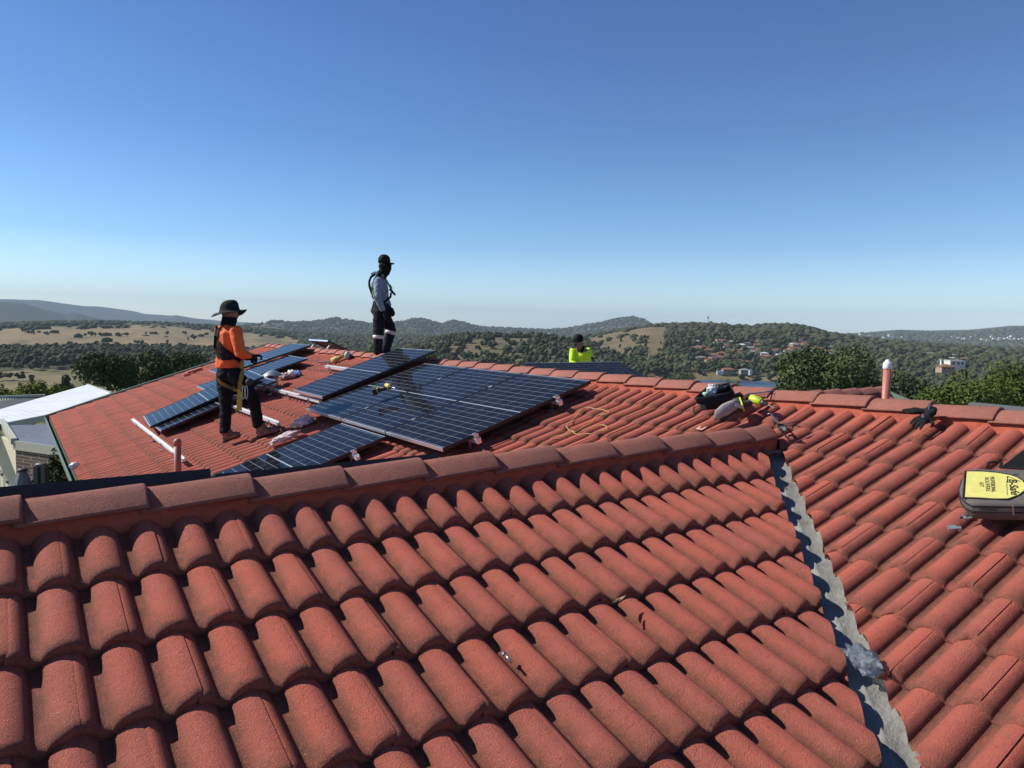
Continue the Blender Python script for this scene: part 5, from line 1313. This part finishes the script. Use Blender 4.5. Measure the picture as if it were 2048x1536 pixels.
def head_tubes(m, c, F, s=1.0, U=Vector((0, 0, 1))):
    F = (F-U*F.dot(U)).normalized(); S = F.cross(U).normalized()
    m.tube([c-U*.115*s+F*.03*s, c-U*.10*s+F*.028*s, c-U*.06*s+F*.012*s, c, c+U*.06*s-F*.005*s, c+U*.10*s-F*.01*s, c+U*.118*s-F*.01*s],
           [(.018*s, .02*s), (.045*s, .045*s), (.066*s, .078*s), (.074*s, .092*s), (.070*s, .086*s), (.045*s, .055*s), (.012*s, .015*s)], n=18, up=F)
    m.tube([c+F*.082*s+U*.012*s, c+F*.108*s-U*.022*s, c+F*.09*s-U*.036*s], [.008*s, .013*s, .010*s], n=8)   # nose
    m.tube([c+F*.080*s-U*.058*s-S*.02*s, c+F*.088*s-U*.058*s, c+F*.080*s-U*.058*s+S*.02*s], [.006*s, .008*s, .006*s], n=8)   # lips
    m.tube([c+F*.078*s+U*.028*s-S*.03*s, c+F*.084*s+U*.030*s, c+F*.078*s+U*.028*s+S*.03*s], [.006*s, .009*s, .006*s], n=6)   # brow
    for k in (-1, 1): m.tube([c+S*k*.072*s+U*.022*s-F*.006*s, c+S*k*.082*s-F*.008*s, c+S*k*.074*s-U*.022*s], [.012*s, .016*s, .009*s], n=8)   # ears
def face_bits(c, F, parent, s=1.0):
    U = Z; F = (F-U*F.dot(U)).normalized(); S = F.cross(U).normalized()
    for k in (-1, 1):
        MB().lathe(c+F*.078*s+U*.010*s+S*k*.030*s, [(.001, -.006), (.009, -.002), (.011, .003), (.001, .008)], 10, axis=F).build('eye', simple('eye_white', (.5, .48, .45), .3) if 'eye_white' not in MATS else MATS['eye_white'], parent, smooth=True)
    MB().box(c+F*.0925*s-U*.0575*s, (.038*s, .004, .004), (S, F, U)).build('mouth', simple('lip_dark', (.05, .02, .02), .5) if 'lip_dark' not in MATS else MATS['lip_dark'], parent)
def boot(name, heel, toe, mat, sole, parent, up=Z, s=1.0, shaft=None):
    d = (toe-heel); L = d.length; d.normalize(); m = MB()
    m.tube([heel-d*.005+up*.045, heel+d*.03+up*.05, heel+d*L*.4+up*.05, heel+d*L*.7+up*.038, heel+d*L*.9+up*.033, heel+d*L+up*.03], [(.028, .035), (.044, .048), (.046, .050), (.054, .044), (.052, .038), (.026, .024)], n=14, up=up)
    a = heel+d*.06; sh = shaft if shaft else a+up*.16
    m.tube([a+up*.03, a+up*.08, sh], [(.046, .060), (.050, .062), (.058, .066)], n=14, up=d)
    o = melt(name, m, .009, mat, parent, 4, .003, 20)
    sm = MB(); sm.tube([heel-d*.008+up*.012, heel+d*.03+up*.010, heel+d*L*.45+up*.010, heel+d*L*.72+up*.010, heel+d*L*.92+up*.011, heel+d*L*1.01+up*.012], [(.030, .016), (.046, .016), (.042, .014), (.056, .013), (.052, .012), (.026, .010)], n=12, up=up); sm.build('sole', sole, o, smooth=True)
    return o
def cap_hat(c, F, parent, mat, r=.098):
    S = F.cross(Z).normalized(); m = MB()
    m.lathe(c, [(r, -.02), (r*1.01, .02), (r*.93, .065), (r*.68, .10), (r*.3, .118), (.001, .122)], 22); m.build('cap', mat, parent, smooth=True, auto=R(50))
    V = []; Fc = []; n = 12
    for k in range(n+1):
        a = math.pi*(k/n-.5); e = F*math.cos(a)+S*math.sin(a); V += [c+e*r*.96-Z*.012, c+F*.075*max(0, math.cos(a))**.5+e*(r*1.0)-Z*(.022+.012*abs(math.sin(a))), c+F*.075*max(0, math.cos(a))**.5+e*(r*1.0)-Z*(.030+.012*abs(math.sin(a))), c+e*r*.96-Z*.020]
    for k in range(n):
        for j in range(4): Fc.append((k*4+j, k*4+(j+1) % 4, (k+1)*4+(j+1) % 4, (k+1)*4+j))
    MB().add(V, Fc).build('cap_peak', mat, parent, smooth=True, auto=R(50))

# ---------------------------------------------------------------- man in orange
def orange_man():
    D0 = 8.79; P = lambda x, y, df=0.0: at_d(x, y, D0+df)
    F = (RH*.87+FH*.5).normalized(); S = (RH*.5-FH*.87).normalized()
    o = empty('person', P(490, 883), 'man in orange long-sleeved top and wide-brimmed dark hat standing on the roof, back half turned', 'person')
    ORG = NT('orange_cloth'); v = ORG.geo_pos(); ORG.set(color=ORG.ramp(ORG.noise(5, 3, .6, v), [(.3, (.78, .115, .022)), (.7, (.88, .150, .030))]), rough=.8, normal=ORG.bump(ORG.noise(16, 4, .6, v), .7, .02)); ORG = ORG.m
    TR = simple('black_trousers', (.012, .012, .014), .85, var=.3, scale=12, bump=.7, bscale=28, bdist=.012)
    HATM = simple('dark_hat', (.022, .026, .025), .9, var=.2); SCF = simple('black_scarf', (.012, .012, .013), .9, bump=.5, bscale=40, bdist=.01)
    BOOT = simple('tan_suede', (.21, .125, .080), .85, var=.4, scale=18); SOLE = simple('dark_sole', (.03, .024, .02), .8)
    hc = P(459, 628, 0)
    # body (continuous: head, neck, trunk, arms, legs)
    m = MB(); head_tubes(m, hc, (F*.9+RH*.3).normalized())
    m.tube([hc-Z*.07-F*.01, P(457, 652), P(456, 668), P(456, 700), P(457, 725), P(457, 750)], [(.055, .055), (.075, .065), (.16, .095), (.15, .10), (.13, .09), (.14, .10)], n=16, up=F)
    rs_, ls_ = P(471, 661, -.15), P(441, 660, .15); re, le = P(480, 707, -.20), P(460, 706, .34); rw, lw = P(503, 712, -.06), P(497, 716, .14)
    for a, b, c in ((rs_, re, rw), (ls_, le, lw)): m.tube([a, a.lerp(b, .5), b, b.lerp(c, .5), c], [.05, .045, .036, .034, .026], n=12)
    rh, lh = P(466, 748, -.08), P(448, 748, .08); rk, lk = P(506, 793, -.10), P(452, 803, .05); ra, la = P(518, 857, -.03), P(450, 870, .0)
    for a, b, c in ((rh, rk, ra), (lh, lk, la)): m.tube([a, a.lerp(b, .5), b, b.lerp(c, .45), c], [.082, .070, .052, .050, .036], n=12)
    melt('body', m, .014, SKIN, o, 4)
    # shirt
    m = MB(); m.tube([P(457, 649, 0), P(456, 655), P(456, 668), P(456, 690), P(457, 712), P(457, 727), P(457, 737)], [(.08, .07), (.13, .09), (.19, .125), (.19, .14), (.175, .138), (.178, .145), (.168, .138)], n=22, up=F)
    for a, b, c in ((rs_, re, rw), (ls_, le, lw)):
        c = b.lerp(c, .93); m.tube([a.lerp(P(456, 665), .35), a, a.lerp(b, .4), a.lerp(b, .8), b, b.lerp(c, .3), c], [.055, .076, .072, .064, .064, .056, .036], n=14)
    sh = melt('shirt', m, .011, ORG, o, 5, .007, 7, 2.0, (1, 1, .6))
    m = MB(); m.tube([P(456.5, 727), P(457, 735), P(457, 752), P(457, 760)], [(.150, .12), (.155, .125), (.165, .135), (.13, .10)], n=20, up=F)
    for a, b, c in ((rh, rk, ra), (lh, lk, la)): m.tube([a+Z*.02, a.lerp(b, .35), a.lerp(b, .75), b, b.lerp(c, .3), b.lerp(c, .65), c+Z*.02], [.098, .094, .083, .075, .066, .062, .064], n=16)
    tr = melt('trousers', m, .012, TR, o, 4, .009, 8, 7.0, (.6, .6, 2.0))
    # scarf round the neck, hat
    m = MB(); m.tube([hc-Z*.03, hc-Z*.07, P(457, 646), P(456.5, 653)], [(.070, .085), (.078, .088), (.080, .085), (.10, .09)], n=18, up=F); melt('neck_scarf', m, .009, SCF, o, 3, .006, 14)
    b = hc+Z*.038; ax = (Z+RH*-.16-FH*.05).normalized(); tl = (-RH*.17).normalized()
    V = []; Fc = []; n = 40
    def hatpt(r_, a, z):
        r_ *= 1.10; return b+(RH*math.cos(a)+FH*math.sin(a))*r_+Z*(z+.17*r_*math.cos(a))
    prof = [(.001, .130), (.040, .127), (.072, .110), (.092, .078), (.101, .035), (.106, .005), (.120, -.010), (.150, -.022), (.180, -.028), (.182, -.033), (.150, -.030), (.115, -.02), (.098, .0)]
    for i, (r_, z) in enumerate(prof):
        for k in range(n):
            a = 6.283*k/n; q = max(0, (r_-.11)/.1); zz = z+q*(.028*math.cos(2*a+.6)+.020*math.sin(3*a)); V.append(hatpt(r_*(1+.02*math.sin(3*a+i)), a, zz))
    for i in range(len(prof)-1):
        for k in range(n): Fc.append((i*n+k, i*n+(k+1) % n, (i+1)*n+(k+1) % n, (i+1)*n+k))
    MB().add(V, Fc).build('hat', HATM, o, smooth=True, auto=R(60))
    face_bits(hc, (F*.9+RH*.3).normalized(), o)
    # gloved hands
    m = MB(); hand_tubes(m, rw, P(518, 711, -.05)-rw, Vector((0, 0, 1)), 1, 1.1, 1.15); m.tube([rw-(rw-re)*.12, rw], [.036, .036], n=10); melt('glove', m, .007, BGLOVE, o, 2)
    m = MB(); hand_tubes(m, lw, P(512, 720, .05)-lw, Vector((-.2, 0, 1)), -1, 1.1, 1.2); m.tube([lw-(lw-le)*.12, lw], [.036, .036], n=10); melt('glove', m, .007, BGLOVE, o, 2)
    # boots standing on the tiles
    hl, tl_ = on_B(447, 886, .0), on_B(481, 874, .0); boot('boot', P(447, 885.5, .02), P(481, 873, .06), BOOT, SOLE, o, shaft=P(451, 862, .0))
    boot('boot', P(515, 876, -.05), P(560, 864, -.02), BOOT, SOLE, o, shaft=P(520, 851, -.03))
    # harness
    bv = bvh_of([sh, tr]); WEBK = simple('dark_webbing', (.022, .014, .016), .8); WEBY = simple('mustard_webbing', (.33, .22, .045), .75, var=.15, scale=30)
    hs = empty('harness', P(457, 700, -.2)); hs.parent = o; hs.matrix_parent_inverse = o.matrix_world.inverted() if False else Matrix.Translation(-Vector(o.location))
    def strap(pix, w_, mat, lift=.006): pa, nn = drape(bv, pix, D0-.12, lift); ribbon('strap', pa, nn, w_, mat, hs)
    strap([(447, 648), (437, 662), (434, 680), (436, 700), (437, 716)], .045, WEBK)
    strap([(434, 652), (431, 675), (430, 695), (436, 712)], .035, WEBK)
    strap([(436, 690), (450, 700), (465, 712), (479, 722), (483, 726)], .05, WEBK, .009)
    strap([(437, 708), (447, 716), (459, 716), (470, 714), (478, 716)], .055, WEBK, .008)
    strap([(434, 682), (440, 690), (447, 702), (450, 714)], .06, WEBK, .007)
    strap([(436, 757), (444, 767), (456, 774), (468, 779), (478, 781)], .040, WEBY)
    strap([(485, 718), (483, 745), (481, 765), (481, 785)], .046, WEBY, .02)
    q = [P(481, 783, -.33), P(479, 800, -.335), P(478.5, 821, -.33)]; ribbon('strap', q, [(-FW)]*3, .062, simple('yellow_webbing', (.48, .37, .05), .7), hs)
    MB().box(P(431, 686, -.02), (.02, .01, .06), (RT, FW, UP)).build('buckle', WEBY, hs)
    for px in (487, 493): 
        r_ = [P(px+2.5*math.cos(6.283*i/10), 785+14*math.sin(6.283*i/10), -.30) for i in range(10)]; MB().tube(r_, .004, 6, closed=True).build('carabiner', STEEL, hs)
    kp = MB().tube([P(499, 764, -.20), P(500, 764, -.225)], [.045, .040], n=16); kp.build('knee_patch', simple('patch_grey', (.04, .04, .045), .7), o, smooth=True)
orange_man()

# ---------------------------------------------------------------- man in grey on the ridge
def grey_man():
    D0 = 11.98; P = lambda x, y, df=0.0: at_d(x, y, D0+df)
    F = (RH*.96+FH*.1).normalized()
    o = empty('person', P(762, 716), 'man in grey shirt and black cap standing by the ridge, looking right', 'person')
    t = NT('blue_grey_shirt'); v = t.geo_pos(); t.set(color=t.ramp(t.noise(6, 3, .6, v), [(.3, (.17, .23, .30)), (.7, (.24, .30, .37))]), rough=.85, normal=t.bump(t.noise(22, 4, .6, v), .8, .015)); SH = t.m
    TR = simple('navy_trousers', (.016, .017, .024), .85, var=.3, scale=12, bump=.7, bscale=30, bdist=.012); BK = simple('black_knit', (.010, .012, .013), .9, bump=.5, bscale=60, bdist=.006)
    hc = P(769, 529)
    m = MB(); head_tubes(m, hc, F)
    m.tube([hc-Z*.07-F*.015, P(763, 549), P(759, 561), P(760, 580), P(762, 602), P(761, 622)], [(.055, .055), (.07, .065), (.155, .10), (.145, .11), (.13, .10), (.14, .11)], n=16, up=F)
    rs_, ls_ = P(757, 562, -.17), P(762, 562, .17); re, le = P(755, 597, -.24), P(770, 596, .25); rw, lw = P(768, 624, -.20), P(780, 614, .12)
    for a, b, c in ((rs_, re, rw), (ls_, le, lw)): m.tube([a, a.lerp(b, .5), b, b.lerp(c, .5), c], [.048, .043, .036, .033, .025], n=12)
    rh, lh = P(759, 624, -.09), P(765, 624, .09); rk, lk = P(757, 668, -.10), P(782, 660, .10); ra, la = P(755, 706, -.10), P(771, 703, .10)
    for a, b, c in ((rh, rk, ra), (lh, lk, la)): m.tube([a, a.lerp(b, .5), b, b.lerp(c, .45), c], [.08, .068, .05, .048, .034], n=12)
    melt('body', m, .014, SKIN, o, 4)
    m = MB(); m.tube([P(762, 551), P(759, 557), P(758.5, 568), P(760, 583), P(762, 600), P(763, 609)], [(.08, .07), (.13, .09), (.165, .13), (.16, .135), (.155, .13), (.15, .135)], n=22, up=F)
    for a, b, c in ((rs_, re, rw), (ls_, le, lw)): c = b.lerp(c, .9); m.tube([a.lerp(P(760, 565), .35), a, a.lerp(b, .4), a.lerp(b, .8), b, b.lerp(c, .5), c], [.05, .072, .068, .060, .056, .052, .038], n=14)
    sh = melt('shirt', m, .011, SH, o, 4, .008, 9, 4.0, (1, 1, 1.2))
    m = MB(); m.tube([P(762, 602), P(762, 610), P(761, 624), P(761, 634)], [(.15, .125), (.155, .13), (.165, .145), (.14, .11)], n=20, up=F)
    for a, b, c in ((rh, rk, ra), (lh, lk, la)): m.tube([a+Z*.02, a.lerp(b, .35), a.lerp(b, .75), b, b.lerp(c, .3), b.lerp(c, .65), c-Z*.01], [.095, .098, .090, .086, .078, .072, .072], n=16)
    m.tube([P(748, 612, -.05), P(747, 622, -.05), P(750, 628, -.05)], [.03, .05, .03], n=10); m.tube([P(783, 616, .0), P(785, 626, .0), P(784, 633, .0)], [.025, .045, .03], n=10)
    tr = melt('trousers', m, .012, TR, o, 4, .009, 8, 1.0, (.6, .6, 2.0))
    m = MB(); m.tube([hc+Z*.02, hc-Z*.02+F*.01, hc-Z*.07+F*.012, hc-Z*.115+F*.0, hc-Z*.15-F*.03, P(761, 553)], [(.078, .098), (.082, .106), (.080, .100), (.078, .088), (.085, .085), (.11, .095)], n=20, up=F); melt('balaclava', m, .009, BK, o, 3, .005, 16)
    cap_hat(hc+Z*.045-F*.005, (F*.95-FH*.25).normalized(), o, simple('black_cap', (.010, .013, .013), .8), .100); face_bits(hc-F*.03, F, o)
    m = MB(); hand_tubes(m, rw, P(771, 645, -.20)-rw, RH*-1.0, 1, 1.0, .25, .1); melt('glove', m, .0065, simple('navy_glove', (.018, .022, .045), .8), o, 2)
    m = MB(); hand_tubes(m, lw, P(786, 622, .08)-lw, RH*.5+Z, -1, 1.0, .6, .1); melt('glove', m, .0065, BGLOVE, o, 2)
    boot('boot', P(751, 715, -.10), P(774, 716, -.06), BK, BK, o, shaft=P(755, 706, -.1)); boot('boot', P(767, 711, .10), P(790, 711, .12), BK, BK, o, shaft=P(771, 703, .1))
    RFL = simple('reflective_tape', (.62, .58, .54), .5); 
    for a, b, q, r_ in ((rk, ra, .08, .090), (lk, la, .04, .090)):
        c = a.lerp(b, q); d = (b-a).normalized(); m = MB().tube([c-d*.0, c+d*.055], [r_, r_*.985], n=20, caps=False); s_ = m.build('reflective_band', RFL, o, smooth=True); s_.modifiers.new('t', 'SOLIDIFY').thickness = .003
    bv = bvh_of([sh, tr]); HV = simple('lime_webbing', (.18, .30, .12), .7, var=.4, scale=30); HK = simple('harness_black', (.015, .018, .016), .8)
    hs = empty('harness', P(760, 575)); hs.parent = o; hs.matrix_parent_inverse = Matrix.Translation(-Vector(o.location))
    def strap(pix, w_, mat, lift=.006): pa, nn = drape(bv, pix, D0-.1, lift); ribbon('strap', pa, nn, w_, mat, hs)
    strap([(762, 553), (750, 549), (742, 554), (738.5, 563), (739, 573), (744, 588), (746, 596)], .035, HK); strap([(762, 550), (751, 545), (742, 549)], .04, simple('white_webbing', (.55, .58, .52), .7))
    strap([(764, 549), (771, 558), (777, 568), (781, 576)], .032, HV, .008); strap([(743, 572), (746, 583), (749, 594)], .03, HV, .008)
    strap([(767, 605), (774, 600), (781, 594), (782, 585)], .035, HK)
    MB().tube([P(780, 578, -.02), P(785, 584, -.03), P(790.5, 590, -.03)], [.022, .020, .017], n=10).build('strap_end', HK, hs, smooth=True); MB().tube([P(779, 570, -.02), P(783, 578, -.02)], .022, 8).build('buckle', HV, hs)
grey_man()

# ---------------------------------------------------------------- kneeling man in yellow beyond the ridge
def yellow_man():
    D0 = 14.45; P = lambda x, y, df=0.0: at_d(x, y, D0+df)
    F = (-FH*.82-RH*.5).normalized()
    o = empty('person', P(1166, 752, .2), 'kneeling man in fluorescent yellow shirt and black cap beyond the ridge', 'person')
    t = NT('hi_vis_yellow'); v = t.geo_pos(); t.set(color=t.ramp(t.noise(7, 3, .6, v), [(.3, (.50, .78, .02)), (.7, (.62, .92, .03))]), rough=.75, normal=t.bump(t.noise(26, 4, .6, v), .7, .015)); YL = t.m
    BK = MATS['black_knit']; hc = P(1156.5, 684.5, -.10)
    m = MB(); head_tubes(m, hc, (F*.9-RH*.3).normalized())
    m.tube([hc-Z*.07, P(1159, 696, -.05), P(1161, 701, -.02), P(1163, 712, .02), P(1167, 728, .10), P(1170, 740, .16)], [(.055, .055), (.075, .065), (.16, .095), (.15, .11), (.13, .10), (.14, .11)], n=16, up=F)
    ra_, la_ = P(1146, 702, -.02), P(1176, 701, .04); re, le = P(1144, 725, -.10), P(1181, 714, .02); rw, lw = P(1157, 734, -.24), P(1180.5, 729, -.04)
    for a, b, c in ((ra_, re, rw), (la_, le, lw)): m.tube([a, a.lerp(b, .5), b, b.lerp(c, .5), c], [.048, .043, .037, .034, .026], n=12)
    for hp, kn, an in ((P(1163, 740, .10), P(1157, 753, -.25), P(1160, 764, .12)), (P(1176, 740, .14), P(1178, 753, -.20), P(1178, 764, .15))): m.tube([hp, hp.lerp(kn, .5), kn], [.085, .075, .06], n=12); m.tube([kn, kn.lerp(an, .5), an], [.055, .05, .035], n=12)
    melt('body', m, .014, SKIN, o, 4)
    m = MB(); m.tube([P(1159.5, 697.5, -.03), P(1161, 701.5, -.01), P(1162, 709, .0), P(1165, 720, .03), P(1168, 729, .06)], [(.10, .075), (.155, .095), (.185, .13), (.175, .14), (.165, .13)], n=22, up=F)
    for a, b, c, e in ((ra_, re, rw, .92), (la_, le, lw, .12)): c = b.lerp(c, e); m.tube([a.lerp(P(1161, 705), .35), a, a.lerp(b, .4), a.lerp(b, .8), b, b.lerp(c, .5), c], [.05, .072, .066, .060, .058, .052, .044 if e > .5 else .05], n=14)
    sh = melt('shirt', m, .011, YL, o, 4, .008, 9, 6.0)
    m = MB(); m.tube([P(1167, 725, .07), P(1170, 735, .13), P(1170, 744, .17)], [(.155, .12), (.165, .14), (.14, .11)], n=20, up=F)
    for hp, kn, an in ((P(1163, 740, .10), P(1157, 753, -.25), P(1160, 764, .12)), (P(1176, 740, .14), P(1178, 753, -.20), P(1178, 764, .15))): m.tube([hp, hp.lerp(kn, .5), kn], [.10, .092, .08], n=14); m.tube([kn, kn.lerp(an, .5), an], [.075, .07, .06], n=14)
    melt('trousers', m, .012, MATS['black_trousers'], o, 4, .006, 9)
    bv = bvh_of([sh]); 
    pa, nn = drape(bv, [(1154.5, 696), (1156, 699), (1158.5, 703.5)], D0-.1, .006); ribbon('collar', pa, nn, .045, BK, o, .012)
    pa, nn = drape(bv, [(1168.5, 692.5), (1168, 695), (1165, 699), (1163.5, 704.5)], D0-.1, .008); ribbon('collar', pa, nn, .06, BK, o, .014)
    pa, nn = drape(bv, [(1160.5, 697), (1161.5, 702), (1163, 706)], D0-.1, .004); ribbon('open_neck', pa, nn, .05, SKIN, o, .004)
    pa, nn = drape(bv, [(1177.5, 715.5), (1181.5, 714)], D0, .004)
    MB().tube([le.lerp(lw, .08), le.lerp(lw, .22)], .056, 14).build('cuff', BK, o, smooth=True)
    cap_hat(hc+Z*.045, (F*.8-RH*.5).normalized(), o, MATS['black_cap'], .100); face_bits(hc, (F*.9-RH*.3).normalized(), o)
    Fh = (F*.9-RH*.3).normalized(); S = Fh.cross(Z).normalized(); MB().box(hc+Fh*.092+Z*.012, (.13, .012, .035), (S, Fh, Z)).build('sunglasses', simple('sunglass', (.01, .01, .012), .15), o, bevel=.008)
    MB().tube([hc-Z*.035+Fh*.088-S*.025, hc-Z*.07+Fh*.085, hc-Z*.035+Fh*.088+S*.025], .012, 8).build('beard', BK, o, smooth=True)
    m = MB(); hand_tubes(m, rw, P(1166, 736, -.30)-rw, Z, -1, 1.0, .4); melt('glove', m, .0065, simple('grey_glove', (.25, .25, .26), .7), o, 2)
    m = MB(); hand_tubes(m, lw, P(1180, 737, -.1)-lw, FH, 1, 1.0, .3); melt('hand', m, .0065, SKIN, o, 2)
yellow_man()
